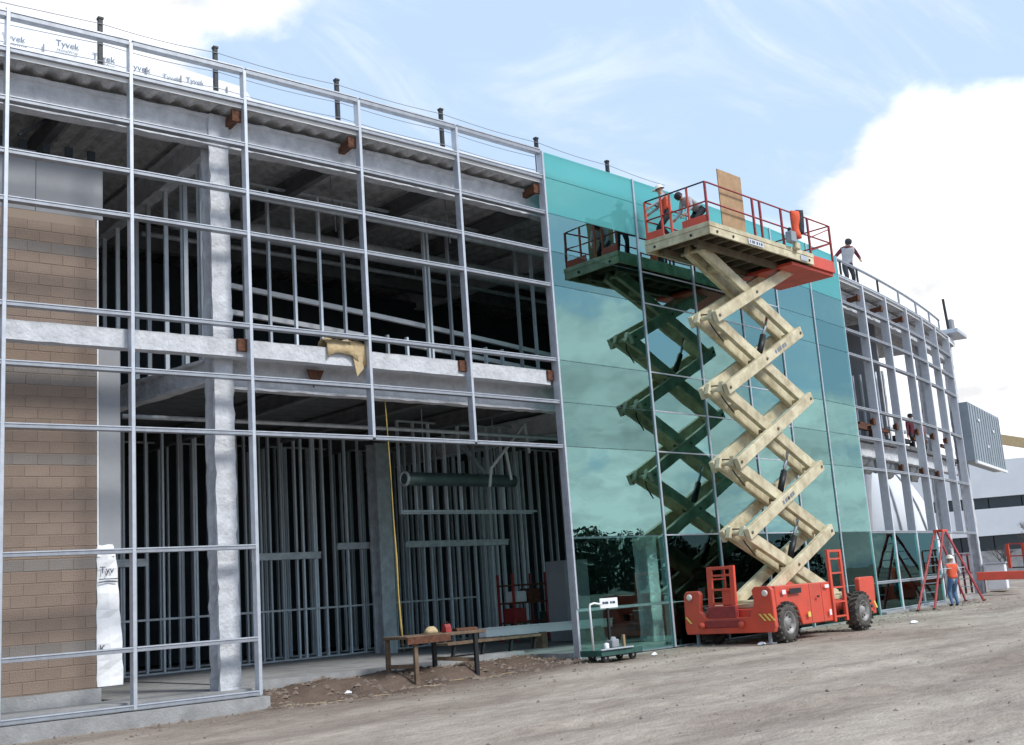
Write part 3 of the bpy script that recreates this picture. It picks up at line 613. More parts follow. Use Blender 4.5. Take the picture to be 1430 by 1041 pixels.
# ------------------------------------------------------------------ roof edge: parapet wall, posts, wires
par = thing('parapet_wall', 'white house-wrapped parapet wall on the roof at top left', 'parapet', A(-7, 1.5, 11.74))
mb = MB()
prof = [(-12.5, 1.4), (-3.2, 1.4), (-2.0, 2.6)]
for (a, o1), (b, o2) in zip(prof[:-1], prof[1:]):
    n = int((b - a) / .4) + 1; rings = []
    for i in range(n + 1):
        q = a + (b - a) * i / n; o = o1 + (o2 - o1) * i / n; jj = random.uniform(-.01, .01); top = 12.98 - max(0, (q + 8) * .066) - (.02 * i / n)
        rings.append([A(q, o + jj, 11.745), A(q, o + .2, 11.745), A(q, o + .2, top), A(q, o + jj, top)])
    mb.sweep(rings)
obj('wrapped_panel', mb, M['wrap'], par)
for s, z, sz in ((-8.1, 12.50, .17), (-7.12, 12.60, .18), (-6.42, 12.50, .18), (-5.72, 12.46, .19), (-5.0, 12.42, .15), (-4.5, 12.46, .16)):
    text_mesh('Tyvek', sz, M['ink2'], 'lettering', par, A(s, 1.385, z), tang(s), (0, 0, 1), .01)
for s, z in ((-8.05, 12.38), (-7.1, 12.48), (-6.38, 12.38)):
    text_mesh('HomeWrap', .08, M['ink'], 'lettering', par, A(s, 1.36, z), tang(s), (0, 0, 1), .01)
for s in (-7.35, -6.2, -5.35, -4.62, -3.6):
    mb = MB(); mb.bar(A(s, 1.36, 11.8), A(s, 1.36, 12.55), .03, .02, (1, 0, 0)); obj('seam', mb, M['gyp'], par)
ps = [-6.5, -4.17, -1.31, 1.58, 4.72, 7.48]
for i, s in enumerate(ps):
    lab = ['first black guard post on the roof edge from the left, above the brick wall', 'black guard post on the roof edge above the tall left column', 'black guard post on the roof edge above the third open bay', 'black guard post on the roof edge left of the last open bay', 'black guard post on the roof edge at the left corner of the glass', 'black guard post on the roof edge above the first glass bay'][i]
    t = thing('guard_post', lab, 'guard post', A(s, .7, 11.74), 'black guard posts along the roof edge')
    mb = MB(); mb.box(A(s, .7, 12.36), (.085, .085, 1.22), s / RR); obj('post', mb, M['black'], t, .006)
    mb = MB(); mb.box(A(s, .7, 11.755), (.22, .22, .025), s / RR); obj('base_plate', mb, M['black'], t)
    mb = MB(); mb.box(A(s, .7, 12.99), (.11, .11, .05), s / RR); obj('cap', mb, M['black'], t, .006)
for z, nm in ((12.86, 'topmost thin wire cable strung between the roof guard posts'), (12.45, 'middle thin wire cable strung between the roof guard posts'), (12.1, 'lowest thin wire cable strung between the roof guard posts')):
    pts = []
    allp = [-11.0] + ps + [10.5]
    for a, b in zip(allp[:-1], allp[1:]):
        for k in range(6): q = a + (b - a) * k / 6; pts.append(A(q, .64, z - .05 * math.sin(math.pi * k / 6)))
    mb = MB(); mb.tube(pts, .008, 5); obj('guard_cable', mb, M['cable'], label=nm, cat='cable', group='wire cables along the roof edge')
gr = thing('roof_guard_rail', 'thin steel guard rail along the roof at the far right end', 'railing', A(28, .3, 11.7))
mb = MB(); mb.tube([A(q, .3, 12.42) for q in np.linspace(19.4, 34.2, 14)], .05, 8); obj('top_rail', mb, M['alu_dark'], gr)
for s in (19.7, 20.6, 22.2, 24.4, 27.0, 29.6, 32.0, 34.1):
    mb = MB(); mb.bar(A(s, .3, 11.66), A(s, .3, 12.42), .06, .06, (1, 0, 0)); obj('post', mb, M['black'] if s < 25 else M['alu_dark'], gr)
can = thing('roof_corner_hood', 'small flat metal hood on the far right roof corner', 'roof hood', A(36, .2, 11.8))
mb = MB(); mb.hexa([A(35.2, -.3, 11.95), A(37.3, -.4, 11.95), A(37.3, 1.0, 11.95), A(35.2, 1.0, 11.95), A(35.2, -.3, 12.15), A(37.3, -.4, 12.15), A(37.3, 1.0, 12.15), A(35.2, 1.0, 12.15)]); obj('hood', mb, M['alu'], can, .02)
mb = MB(); mb.bar(A(36.9, .2, 12.15), A(36.9, .2, 12.9), .28, .28, (1, 0, 0)); obj('vent', mb, M['gyp'], can, .03)
mb = MB(); mb.bar(A(35.3, .1, 12.15), A(34.9, .1, 13.5), .09, .09, (1, 0, 0)); obj('post', mb, M['black'], can)
# sheet metal screen at the far right
scr = thing('metal_screen_box', 'grey ribbed sheet metal box projecting at the far right end above ground', 'metal box', (49.06, 24.4, 6.1))
p0 = Vector((49.06, 24.40, 0)); p1 = Vector((57.35, 27.0, 0)); dd = (p1 - p0); nn = Vector((-dd.y, dd.x, 0)).normalized()
mb = MB(); mb.hexa([p0 + Vector((0, 0, 6.1)), p1 + Vector((0, 0, 6.1)), p1 + nn * .6 + Vector((0, 0, 6.1)), p0 + nn * .6 + Vector((0, 0, 6.1)), p0 + Vector((0, 0, 8.75)), p1 + Vector((0, 0, 8.85)), p1 + nn * .6 + Vector((0, 0, 8.85)), p0 + nn * .6 + Vector((0, 0, 8.75))]); obj('body', mb, M['grey_seam'], scr)
mb = MB(); mb.bar(p0 + Vector((0, 0, 6.05)) - nn * .03, p1 + Vector((0, 0, 6.05)) - nn * .03, .10, .12); obj('bottom_trim', mb, M['white'], scr)
rib = MB().box((0, 0, 0), (.05, .03, 2.6)); mr_ = mesh_of('rib', rib, M['grey_seam'])
for k in range(13): 
    p = p0 + dd * ((k + .5) / 13) - nn * .02; inst('rib', mr_, scr, (p.x, p.y, 7.43), math.atan2(dd.y, dd.x))
for s, z in ((.25, 8.1), (.45, 7.0), (.7, 7.9)):
    mb = MB(); p = p0 + dd * s - nn * .04; mb.box((p.x, p.y, z), (.35, .02, .12), math.atan2(dd.y, dd.x)); obj('patch', mb, M['white'], scr)
# odds and ends stacked on the upper floor at the right
for i, (s, o, l, z, m, lab) in enumerate(((21.6, 1.0, 2.4, 6.75, 'rust', 'rusty steel angle lying on the upper floor right of the glass'), (23.2, 1.3, 3.2, 6.95, 'rust', 'dark rusty steel angle on the upper floor, higher in the pile'), (26.2, 1.0, 3.0, 6.6, 'black', 'black steel channel on the upper floor at the right'))):
    mb = MB(); mb.bar(A(s, o, z), A(s + l, o + .2, z + .06), .16, .16); mb.bar(A(s + .2, o, z - .2), A(s + .2, o, z), .2, .12, (1, 0, 0)); mb.bar(A(s + l - .3, o, z - .25), A(s + l - .3, o, z), .2, .12, (1, 0, 0)); obj('steel_section', mb, M[m], label=lab, cat='steel', group='steel stacked on the upper floor')
for i, (s, z, lab) in enumerate(((22.2, 5.55, 'first grey curved duct slung under the upper floor right of the glass'), (24.6, 5.45, 'middle grey curved duct slung under the upper floor at the right'), (28.3, 5.5, 'last grey duct slung under the upper floor at the right end'))):
    mb = MB(); mb.tube([A(s, 1.3, z), A(s + .6, 1.3, z + .12), A(s + 1.4, 1.3, z + .1), A(s + 2.0, 1.5, z - .15)], .27, 12); mb.lathe(A(s + 1.0, 1.3, z + .11), tang(s), [(-.04, .29), (-.04, .31), (.04, .31), (.04, .29)], 12); obj('duct', mb, M['galv'], label=lab, cat='duct', group='ducts under the upper floor at the right')

# ------------------------------------------------------------------ scissor lift
ALF = R(4.8); LB = Vector((23.38952, 19.31255, 0)); LT = Vector((math.cos(ALF), math.sin(ALF), 0)); LN = Vector((math.sin(ALF), -math.cos(ALF), 0))
LSC = 1.022
LB = Vector((23.904, 19.7375, -.0387))
def LP(l, w, z): return LB + (LT * l + LN * w + Vector((0, 0, z))) * LSC
lift = thing('scissor_lift', 'red and cream rough terrain scissor lift raised high against the glass wall', 'scissor lift', LP(1, 1.6, .18))
def lbox(mb, l0, l1, w0, w1, z0, z1): return mb.hexa([LP(l, w, z) for z in (z0, z1) for l, w in ((l0, w1), (l1, w1), (l1, w0), (l0, w0))])
GZL = .19
# chassis
mb = MB(); lbox(mb, -1.35, 3.3, .95, 2.25, .62, 1.02); lbox(mb, -1.2, 3.2, 1.2, 2.0, .5, .62); obj('chassis', mb, M['red'], lift, .015)
mb = MB(); lbox(mb, -1.1, 3.3, .98, 2.22, 1.03, 1.13); obj('scissor_bed', mb, M['cream'], lift, .01)
def side_box(w0, w1):
    mb = MB(); poly = [(-1.15, 1.0), (-1.15, 1.50), (2.2 - .8, 1.50), (1.42, .55), (-.05, .55), (-.22, .95), (-.42, 1.08), (-.75, 1.10)]
    mb.prism([LP(l, 0, z) for l, z in poly], LN * w0, LN * w1); return mb
engine = obj('engine_cover', side_box(2.27, 2.85), M['red'], lift, .02)
mb = MB(); lbox(mb, .2, 2.4, .55, .93, .62, 1.15); obj('battery_tray', mb, M['red'], lift, .02)
mb = MB(); lbox(mb, -.62, -.1, 2.851, 2.862, 1.30, 1.42); obj('vent_slot', mb, M['black'], engine)
for l in (.28, .85):
    mb = MB(); lbox(mb, l, l + .008, 2.851, 2.856, .58, 1.48); obj('door_seam', mb, M['black'], engine)
mb = MB(); lbox(mb, .62, .72, 2.851, 2.87, 1.15, 1.20); obj('latch', mb, M['black'], engine)
# ladder on the near side
def ladder(name, P0, xd, up_, w, h, nr, r, m, parent, lab=None):
    mb = MB(); P0 = Vector(P0); xd = Vector(xd).normalized(); up_ = Vector(up_).normalized()
    mb.bar(P0, P0 + up_ * h, r, r * 1.5, xd); mb.bar(P0 + xd * w, P0 + xd * w + up_ * h, r, r * 1.5, xd)
    mb.bar(P0 + up_ * (h - r / 2) + xd * r * .5, P0 + xd * (w - r * .5) + up_ * (h - r / 2), r * .9, r * .9)
    o = obj(name, mb, M[m], parent, .006)
    for k in range(nr):
        q = P0 + up_ * (h * (k + .35) / nr); mb = MB(); mb.bar(q + xd * r * .5, q + xd * (w - r * .5), r * .8, r * .6); obj('rung', mb, M[m], o)
    return o
ladder('access_ladder', LP(1.46, 2.80, .52), LT, (0, 0, 1), .62, 1.80, 5, .07, 'red', lift)
mb = MB(); lbox(mb, 1.55, 1.68, 2.6, 2.75, .75, 1.25); obj('hose_cluster', mb, M['yellow'], lift, .02)
# front ladder and bumper
ladder('front_ladder', LP(-1.45, 1.18, .72), LN, (.05, 0, 1), .66, 1.36, 4, .085, 'red', lift)
mb = MB(); lbox(mb, -1.40, -1.35, 1.48, 1.86, 1.05, 1.50); obj('front_panel', mb, M['red'], lift, .01)
mb = MB()
poly = [(.50, .48), (2.92, .48), (2.97, .60), (2.95, 1.44), (2.86, 1.52), (2.50, 1.52), (2.42, 1.44), (2.46, 1.16), (2.30, .84), (1.10, .84), (.93, 1.02), (.98, 1.42), (.92, 1.50), (.58, 1.50), (.50, 1.42), (.47, .62)]
mb.prism([LP(0, w, z) for w, z in poly], LT * -1.62, LT * -1.48); bump = obj('front_bumper', mb, M['red'], lift, .015)
for w in (.60, 2.70):
    mb = MB(); mb.lathe(LP(-1.62, w + .1, 1.36), LT * -1, [(0, .075), (.03, .075), (.04, .05), (.04, 0)], 14); obj('headlight', mb, M['amber'], bump)
for w0 in (.52, 2.58, 2.70, 2.82):
    mb = MB(); mb.hexa([LP(l, w, z) for (z, sh) in ((.74, .14), (.90, 0)) for l, w in ((-1.632, w0 + sh), (-1.632, w0 + sh + .05), (-1.620, w0 + sh + .05), (-1.620, w0 + sh))]); obj('hazard_stripe', mb, M['yellow'], bump)
mb = MB(); lbox(mb, -1.58, -1.45, 1.15, 1.95, .82, 1.12); lbox(mb, -1.62, -1.56, 1.05, 2.05, .62, .8); obj('winch', mb, M['red_rail'], lift, .02)
for w in (1.0, 2.1):
    mb = MB(); mb.lathe(LP(-1.63, w, .68), LT * -1, [(0, .08), (.06, .08), (.06, .05), (.08, .04), (.08, 0)], 12); obj('tow_hook', mb, M['red'], lift)
mb = MB(); mb.tube([LP(-1.35, 1.3, .9), LP(-1.5, 1.35, 1.0), LP(-1.5, 1.7, .95), LP(-1.35, 1.8, .85)], .03, 6); lbox(mb, -1.5, -1.4, 1.25, 1.5, .85, .98); obj('hydraulic_fittings', mb, M['cream_d'], lift)
# rear end fenders and bumper
mb = MB(); poly = [(2.95, .95), (2.98, 1.50), (3.05, 1.55), (3.75, 1.55), (3.80, 1.48), (3.72, .60), (3.45, .60), (3.40, .95), (3.25, 1.05)]
mb.prism([LP(l, 0, z) for l, z in poly], LN * 2.70, LN * 2.84); obj('rear_fender', mb, M['red'], lift, .015)
mb = MB(); mb.prism([LP(l, 0, z) for l, z in poly], LN * .50, LN * .64); obj('rear_fender', mb, M['red'], lift, .015)
mb = MB(); lbox(mb, 3.6, 3.75, .65, 2.69, .6, 1.1); obj('rear_bumper', mb, M['red'], lift, .015)
mb = MB(); mb.hexa([LP(l, w, z) for (z, sh) in ((.74, .12), (.92, 0)) for l, w in ((3.48 + sh, 2.855), (3.56 + sh, 2.855), (3.56 + sh, 2.842), (3.48 + sh, 2.842))]); obj('hazard_stripe', mb, M['yellow'], lift)
# far-side guard rails
mb = MB(); 
for l in (-.5, .1): mb.bar(LP(l, .6, 1.1), LP(l, .6, 2.05), .05, .05, (1, 0, 0))
mb.bar(LP(-.5, .6, 2.03), LP(.1, .6, 2.03), .05, .05); mb.bar(LP(-.5, .6, 1.75), LP(.1, .6, 1.75), .04, .04); obj('side_rail', mb, M['red'], lift)
# wheels
def wheel(l, w, out):
    r, wd = .475, .36; c = LP(l, w, GZL + r - .015 + (l > 1) * .06); ax = LN * out
    mb = MB(); prof = [(-wd / 2, .27), (-wd / 2 - .015, .36), (-wd / 2 + .02, r - .05), (-wd / 2 + .07, r - .02), (wd / 2 - .07, r - .02), (wd / 2 - .02, r - .05), (wd / 2 + .015, .36), (wd / 2, .27)]
    mb.lathe(c, ax, prof, 28)
    ty = obj('tyre', mb, M['tyre'], lift); wlug = MB(); x = Vector((0, 0, 1)); y = ax.cross(x)
    for k in range(20):
        for sgn in (-1, 1):
            a = 2 * math.pi * (k + (.5 if sgn > 0 else 0)) / 20; d = x * math.cos(a) + y * math.sin(a); tt = -x * math.sin(a) + y * math.cos(a)
            p0_ = c + d * (r - .005) + ax * sgn * wd * .5; p1_ = c + d * (r - .0) + ax * sgn * .02 + tt * .07; wlug.bar(p0_, p1_, .055, .05, d)
    obj('tread', wlug, M['tyre'], ty)
    mb = MB(); mb.lathe(c, ax, [(wd / 2 - .01, .275), (wd / 2 + .005, .26), (wd / 2 - .06, .235), (wd / 2 - .10, .14), (wd / 2 - .03, .11), (wd / 2 - .02, 0)], 24); rim = obj('rim', mb, M['rim'], ty)
    mb = MB()
    for k in range(8):
        a = 2 * math.pi * k / 8; d = x * math.cos(a) + y * math.sin(a); mb.lathe(c + d * .17 + ax * (wd / 2 - .085), ax, [(0, .018), (.03, .018), (.03, 0)], 6)
    obj('wheel_nuts', mb, M['black'], rim)
wheel(-.82, 2.72, 1); wheel(2.85, 2.72, 1); wheel(-.82, .70, -1); wheel(2.85, .70, -1)
mb = MB(); mb.bar(LP(-.82, .6, .65), LP(-.82, 2.55, .65), .16, .16); mb.bar(LP(2.85, .6, .68), LP(2.85, 2.55, .68), .16, .16); obj('axle', mb, M['black'], lift, .02)
for l, w in ((-1.30, .62), (-1.30, 2.62), (3.4, .62), (3.4, 2.6)):
    mb = MB(); mb.bar(LP(l, w, .23), LP(l, w, .60), .07, .07, (1, 0, 0)); mb.box(LP(l, w, .22), (.22, .22, .03), ALF); obj('outrigger', mb, M['alu_dark'], lift, .005)
# scissor arms
ZJ = [1.16, 2.80, 4.50, 6.33, 8.13, 9.86]
def mid(z): return 1.10 - .078 * (z - 2.8)
HALF = 1.93
NEAR_O, NEAR_I, FAR_I, FAR_O = 2.08, 1.92, 1.53, 1.37
def arm(l0, z0, l1, z1, w):
    mb = MB(); p0, p1 = LP(l0, w, z0), LP(l1, w, z1); mb.bar(p0 - (p1 - p0).normalized() * .13, p1 + (p1 - p0).normalized() * .13, .14, .295); d = (p1 - p0).normalized()
    o = obj('scissor_arm', mb, M['cream'], lift, .012)
    mp = MB()
    for k in (0.0, .5, 1.0):
        q = p0 + (p1 - p0) * k; mp.lathe(q, LN, [(-.095, 0), (-.095, .04), (.095, .04), (.095, 0)], 12)
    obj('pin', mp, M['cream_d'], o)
    return o
for k in range(5):
    z0, z1 = ZJ[k], ZJ[k + 1]; a, b = mid(z0), mid(z1)
    for w in (NEAR_O, FAR_O): arm(a - HALF, z0, b + HALF, z1, w)
    for w in (NEAR_I, FAR_I): arm(a + HALF, z0, b - HALF, z1, w)
for k in range(6):
    for sg in (-1, 1):
        mb = MB(); c = mid(ZJ[k]) + sg * HALF; mb.tube([LP(c, FAR_O - .07, ZJ[k]), LP(c, NEAR_O + .07, ZJ[k])], .05, 12); obj('cross_pin', mb, M['cream'], lift)
for k in range(5):
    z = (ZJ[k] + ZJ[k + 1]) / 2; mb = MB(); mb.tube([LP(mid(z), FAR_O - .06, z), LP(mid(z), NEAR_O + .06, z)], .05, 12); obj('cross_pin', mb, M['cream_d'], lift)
    # stiffener plates between inner arms
    z0, z1 = ZJ[k], ZJ[k + 1]; a, b = mid(z0) + HALF, mid(z1) - HALF
    for t_ in (.80,):
        mb = MB(); p = LP(a + (b - a) * t_, FAR_I + .06, z0 + (z1 - z0) * t_); q = LP(a + (b - a) * t_, NEAR_I - .06, z0 + (z1 - z0) * t_); mb.bar(p, q, .3, .14); obj('cross_tube', mb, M['cream'], lift, .01)
for k in (0, 1, 3):   # hydraulic cylinders
    za = ZJ[k] + (ZJ[k + 1] - ZJ[k]) * .62; zb = ZJ[k + 1] + (ZJ[k + 2] - ZJ[k + 1]) * .24
    p = LP(mid(za) + .35, 1.725, za); q = LP(mid(zb) + 1.05, 1.725, zb); m_ = p + (q - p) * .5
    mb = MB(); mb.tube([p, m_], .085, 14); cy = obj('cylinder', mb, M['black'], lift); mb = MB(); mb.tube([m_, q], .045, 12); obj('rod', mb, M['chrome'], cy)
for k in (2, 3, 1, 4):   # hoses looped at the left joints
    z = ZJ[k]; c = mid(z) - HALF
    mb = MB(); mb.tube([LP(c + .05, 1.45, z + .1), LP(c - .05, 1.6, z - .02), LP(c + .08, 1.7, z + .05), LP(c + .2, 1.8, z - .25), LP(c + .5, 1.85, z - .55)], .018, 6)
    mb.tube([LP(c + .1, 1.5, z + .05), LP(c, 1.6, z + .12), LP(c + .15, 1.85, z + .1), LP(c + .35, 1.9, z + .1)], .018, 6); obj('hose', mb, M['black'], lift)
for k, w0 in ((1, .42), (3, .62)):
    z0, z1 = ZJ[k], ZJ[k + 1]; p = LP(mid(z0) - HALF, NEAR_O + .074, z0); q = LP(mid(z1) + HALF, NEAR_O + .074, z1); d = (q - p)
    mb = MB()
    for i in range(5):
        a = p + d * (w0 + .035 * i); mb.bar(a, a + d * (.026 if i % 2 else .018), .004, .10)
    o_ = obj('faded_marking', mb, M['ink2'], lift); o_['kind'] = 'stuff'
for l, z, w_, h_, m_ in ((-.95, 1.3, .16, .10, 'white'), (1.05, 1.36, .20, .08, 'white'), (.12, .72, .12, .12, 'yellow'), (1.15, .70, .10, .14, 'white')):
    mb = MB(); lbox(mb, l, l + w_, 2.852, 2.856, z, z + h_); obj('decal_patch', mb, M[m_], engine)
# platform
DL0, DL1, DW0, DW1, DZ0, DZ1 = -2.22, 2.72, .80, 2.75, 9.90, 10.21
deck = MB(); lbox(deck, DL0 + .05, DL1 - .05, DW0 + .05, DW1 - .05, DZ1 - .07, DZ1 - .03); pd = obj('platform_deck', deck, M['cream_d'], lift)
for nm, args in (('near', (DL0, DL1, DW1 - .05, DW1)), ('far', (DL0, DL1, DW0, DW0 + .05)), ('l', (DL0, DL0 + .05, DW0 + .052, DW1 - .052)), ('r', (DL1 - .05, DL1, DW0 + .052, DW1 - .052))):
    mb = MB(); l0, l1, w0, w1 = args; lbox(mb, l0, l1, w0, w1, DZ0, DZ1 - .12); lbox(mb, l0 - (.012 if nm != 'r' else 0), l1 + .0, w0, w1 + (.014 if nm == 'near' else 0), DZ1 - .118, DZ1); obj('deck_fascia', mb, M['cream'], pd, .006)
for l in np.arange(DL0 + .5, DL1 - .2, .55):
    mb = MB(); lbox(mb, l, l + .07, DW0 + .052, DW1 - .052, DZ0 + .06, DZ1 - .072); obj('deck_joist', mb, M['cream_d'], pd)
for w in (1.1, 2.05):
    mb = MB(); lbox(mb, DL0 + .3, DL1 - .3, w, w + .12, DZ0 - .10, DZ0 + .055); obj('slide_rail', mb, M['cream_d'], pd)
mb = MB(); lbox(mb, -.55, .15, DW1 + .016, DW1 + .02, DZ0 + .03, DZ0 + .17); sg = obj('maker_sticker', mb, mat('pale_sticker', (.55, .58, .62), .5), pd)
for i, l in enumerate((-.48, -.38, -.30, -.18, -.06, .03)):
    mb = MB(); lbox(mb, l, l + (.06 if i % 2 else .035), DW1 + .021, DW1 + .024, DZ0 + .065, DZ0 + .135); obj('sticker_stroke', mb, M['ink'], sg)
mb = MB(); lbox(mb, 2.0, 2.35, DW1 + .016, DW1 + .02, DZ0 + .03, DZ0 + .17); obj('decal_patch', mb, M['alu'], pd)
for l, w, ax in [(DL0 + .3, DW1, LN), (DL0 + 1.0, DW1, LN), (DL1 - .25, DW1, LN), (DL0, 1.1, -LT), (DL0, 2.2, -LT)]:
    mb = MB(); mb.lathe(LP(l, w, DZ0 + .09), ax, [(.0, .035), (.022, .035), (.022, 0)], 10); obj('bolt', mb, M['black'], pd)
# extension deck
mb = MB(); lbox(mb, 1.75, 3.97, DW0 + .12, DW1 - .12, DZ0 - .105, DZ0 - .02); obj('extension_pan', mb, M['red'], lift, .006)
mb = MB(); lbox(mb, DL1 + .002, 3.97, DW1 - .117, DW1 - .05, DZ0 - .02, DZ1); lbox(mb, DL1 + .002, 3.97, DW0 + .05, DW0 + .117, DZ0 - .02, DZ1); lbox(mb, 3.905, 3.972, DW0 + .119, DW1 - .119, DZ0 - .02, DZ1 + .02); lbox(mb, DL1 + .01, 3.90, DW0 + .13, DW1 - .13, DZ1 - .08, DZ1 - .04); obj('extension_deck', mb, M['red'], lift, .006)
RT, RM = 11.24, 10.74
def rail(pts, r=.022, m='red_rail', name='guard_rail'): 
    mb = MB(); mb.tube(pts, r, 8); return obj(name, mb, M[m], lift)
nw, fw_ = DW1 - .06, DW0 + .06
for w in (nw, fw_):
    rail([LP(DL0 + .10, w, RT - .005), LP(DL0 + .16, w, RT), LP(3.86, w, RT), LP(3.92, w, RT - .01)]); rail([LP(DL0 + .06, w, RM), LP(3.92, w, RM)])
    for l in (DL0 + .06, -.05, .30, 1.34, 2.72, 3.92):
        mb = MB(); mb.bar(LP(l, w, DZ1 - .01), LP(l, w, RT), .055, .055, (1, 0, 0)); obj('rail_post', mb, M['red_rail'] if l != DL0 + .06 or w > 1 else M['red'], lift, .006)
rail([LP(3.92, fw_, RT), LP(3.92, nw, RT)]); rail([LP(3.92, fw_, RM), LP(3.92, nw, RM)])
rail([LP(DL0 + .06, fw_, RT), LP(DL0 + .06, nw, RT)], m='black'); rail([LP(DL0 + .06, fw_, RM), LP(DL0 + .06, nw, RM)])
for w in (1.35, 1.62, 2.15):
    mb = MB(); mb.bar(LP(DL0 + .06, w, DZ1), LP(DL0 + .06, w, RT), .05, .05, (1, 0, 0)); obj('rail_post', mb, M['red'], lift, .006)
for w0, w1 in ((fw_, 1.34), (1.95, nw - .03)):
    mb = MB(); lbox(mb, DL0 + .03, DL0 + .06, w0, w1, DZ1 + .0, DZ1 + .2); obj('toe_board', mb, M['red'], lift, .005)
rail([LP(2.74, nw, RM - .05), LP(3.9, nw, RT - .1)], .016); rail([LP(2.74, nw, DZ1 + .12), LP(3.9, nw, RM - .02)], .016)
mb = MB(); lbox(mb, 1.32, 1.58, nw + .07, nw + .26, 10.28, 10.58); cb = obj('control_box', mb, M['grey_seam'], lift, .02)
mb = MB(); lbox(mb, 1.38, 1.45, nw + .12, nw + .2, 10.58, 10.68); obj('joystick', mb, M['black'], cb)
mb = MB(); lbox(mb, 1.62, 1.85, nw + .07, nw + .20, 10.14, 10.34); obj('cable_reel', mb, M['cream'], lift, .03)
mb = MB(); lbox(mb, -1.36, -.30, 2.56, 2.585, 10.22, 11.78)
obj('plywood_sheet', mb, M['ply'], label='brown plywood sheet standing upright against the lift platform rail', cat='plywood')

# ------------------------------------------------------------------ people
def skin_person(name, label, J, loc, rz, mats, hat=True, vest=None, group=None, scale=1.0, hatmat='hat'):
    """J: joint positions (x right, y forward, z up) in metres, feet at z=0."""
    names = list(J.keys()); P = {k: Vector(v) for k, v in J.items()}
    chain = [('pelvis', 'waist'), ('waist', 'chest'), ('chest', 'neck'), ('neck', 'head'), ('head', 'crown')]
    rad = dict(pelvis=.155, waist=.14, chest=.165, neck=.062, head=.095, crown=.075)
    for sd in 'lr':
        chain += [('chest', 'sh' + sd), ('sh' + sd, 'el' + sd), ('el' + sd, 'wr' + sd), ('wr' + sd, 'pa' + sd), ('pelvis', 'hip' + sd), ('hip' + sd, 'kn' + sd), ('kn' + sd, 'an' + sd), ('an' + sd, 'toe' + sd)]
        rad.update({'sh' + sd: .075, 'el' + sd: .05, 'wr' + sd: .035, 'pa' + sd: .038, 'hip' + sd: .105, 'kn' + sd: .072, 'an' + sd: .052, 'toe' + sd: .045})
        wr, el = P['wr' + sd], P['el' + sd]; d = (wr - el).normalized(); P['pa' + sd] = wr + d * .085
    keys = list(P.keys()); idx = {k: i for i, k in enumerate(keys)}
    verts = [P[k] for k in keys]; rads = [rad[k] for k in keys]; edges = [(idx[a], idx[b]) for a, b in chain]
    me = bpy.data.meshes.new(name); me.from_pydata([tuple(v) for v in verts], edges, [])
    tmp = bpy.data.objects.new(name, me); COL.objects.link(tmp)
    sk = tmp.modifiers.new('skin', 'SKIN'); sk.use_smooth_shade = True
    for i, v in enumerate(me.skin_vertices[0].data):
        r = rads[i]; flat = .72 if keys[i] in ('pelvis', 'waist', 'chest') else 1
        v.radius = (r, r * flat) if keys[i] in ('pelvis', 'waist', 'chest') else (r, r); v.use_root = keys[i] == 'pelvis'
    sb = tmp.modifiers.new('sub', 'SUBSURF'); sb.levels = 2; sb.render_levels = 2
    dg = bpy.context.evaluated_depsgraph_get(); body = bpy.data.meshes.new_from_object(tmp.evaluated_get(dg)); bpy.data.objects.remove(tmp)
    # fingers, thumbs, nose, ears added to the same mesh
    mb = MB()
    for sd, sx in (('l', -1), ('r', 1)):
        pa, wr = P['pa' + sd], P['wr' + sd]; d = (pa - wr).normalized(); side = d.orthogonal().normalized(); nrm = d.cross(side)
        for k, ln in enumerate((.065, .078, .072, .055)):
            o = pa + d * .01 + side * (k - 1.5) * .018; mb.tube([o, o + d * ln * .55 + nrm * .004, o + d * ln + nrm * .022], [.0095, .009, .007], 6)
        o = wr + d * .04 + side * -.03; mb.tube([o, o + d * .03 - side * .025, o + d * .065 - side * .028 + nrm * .01], [.011, .010, .008], 6)
    fd = J.get('_face', None)
    hd, nk = P['head'], P['neck']; upv = (P['crown'] - hd).normalized(); ff = FACE.get(name + label, Vector((0, 1, 0)))
    ff = (ff - upv * ff.dot(upv)).normalized(); sdv = ff.cross(upv)
    mb.tube([hd + ff * .085 + upv * .02, hd + ff * .118 - upv * .015, hd + ff * .09 - upv * .03], [.008, .015, .010], 6)
    for k in (-1, 1): mb.tube([hd + sdv * k * .088 + upv * .03, hd + sdv * k * .104 + upv * .01, hd + sdv * k * .09 - upv * .03], [.012, .018, .010], 6)
    bm = bmesh.new(); bm.from_mesh(body); base = len(bm.faces)
    ex = mesh_of('ex', mb, []); bm.from_mesh(ex); bm.to_mesh(body); bm.free(); bpy.data.meshes.remove(ex)
    body.materials.clear()
    for m_ in ('skin', mats[0], mats[1], 'boot'): body.materials.append(M[m_])
    segs = [(a, b, 0 if (a in ('neck', 'head') or b[:2] == 'pa') else (2 if (a == 'pelvis' and b[:3] == 'hip' or a[:3] == 'hip' or a[:2] == 'kn') else (3 if a[:2] == 'an' else 1))) for a, b in chain]
    mi = []
    for i, pl_ in enumerate(body.polygons):
        if i >= base: mi.append(0); continue
        c = pl_.center; best = 9; bi = 0
        for a, b, t in segs:
            pa_, pb_ = P[a], P[b]; ab = pb_ - pa_; u = max(0, min(1, (c - pa_).dot(ab) / max(ab.length_squared, 1e-9))); dd_ = (c - pa_ - ab * u).length - .5 * (rad[a] * (1 - u) + rad[b] * u)
            if dd_ < best: best = dd_; bi = t
        mi.append(bi)
    body.polygons.foreach_set('material_index', mi); body.polygons.foreach_set('use_smooth', [True] * len(mi)); body.name = name
    root = thing(name, label, 'person', loc, group); root.rotation_euler = (0, 0, rz); root.scale = (scale,) * 3
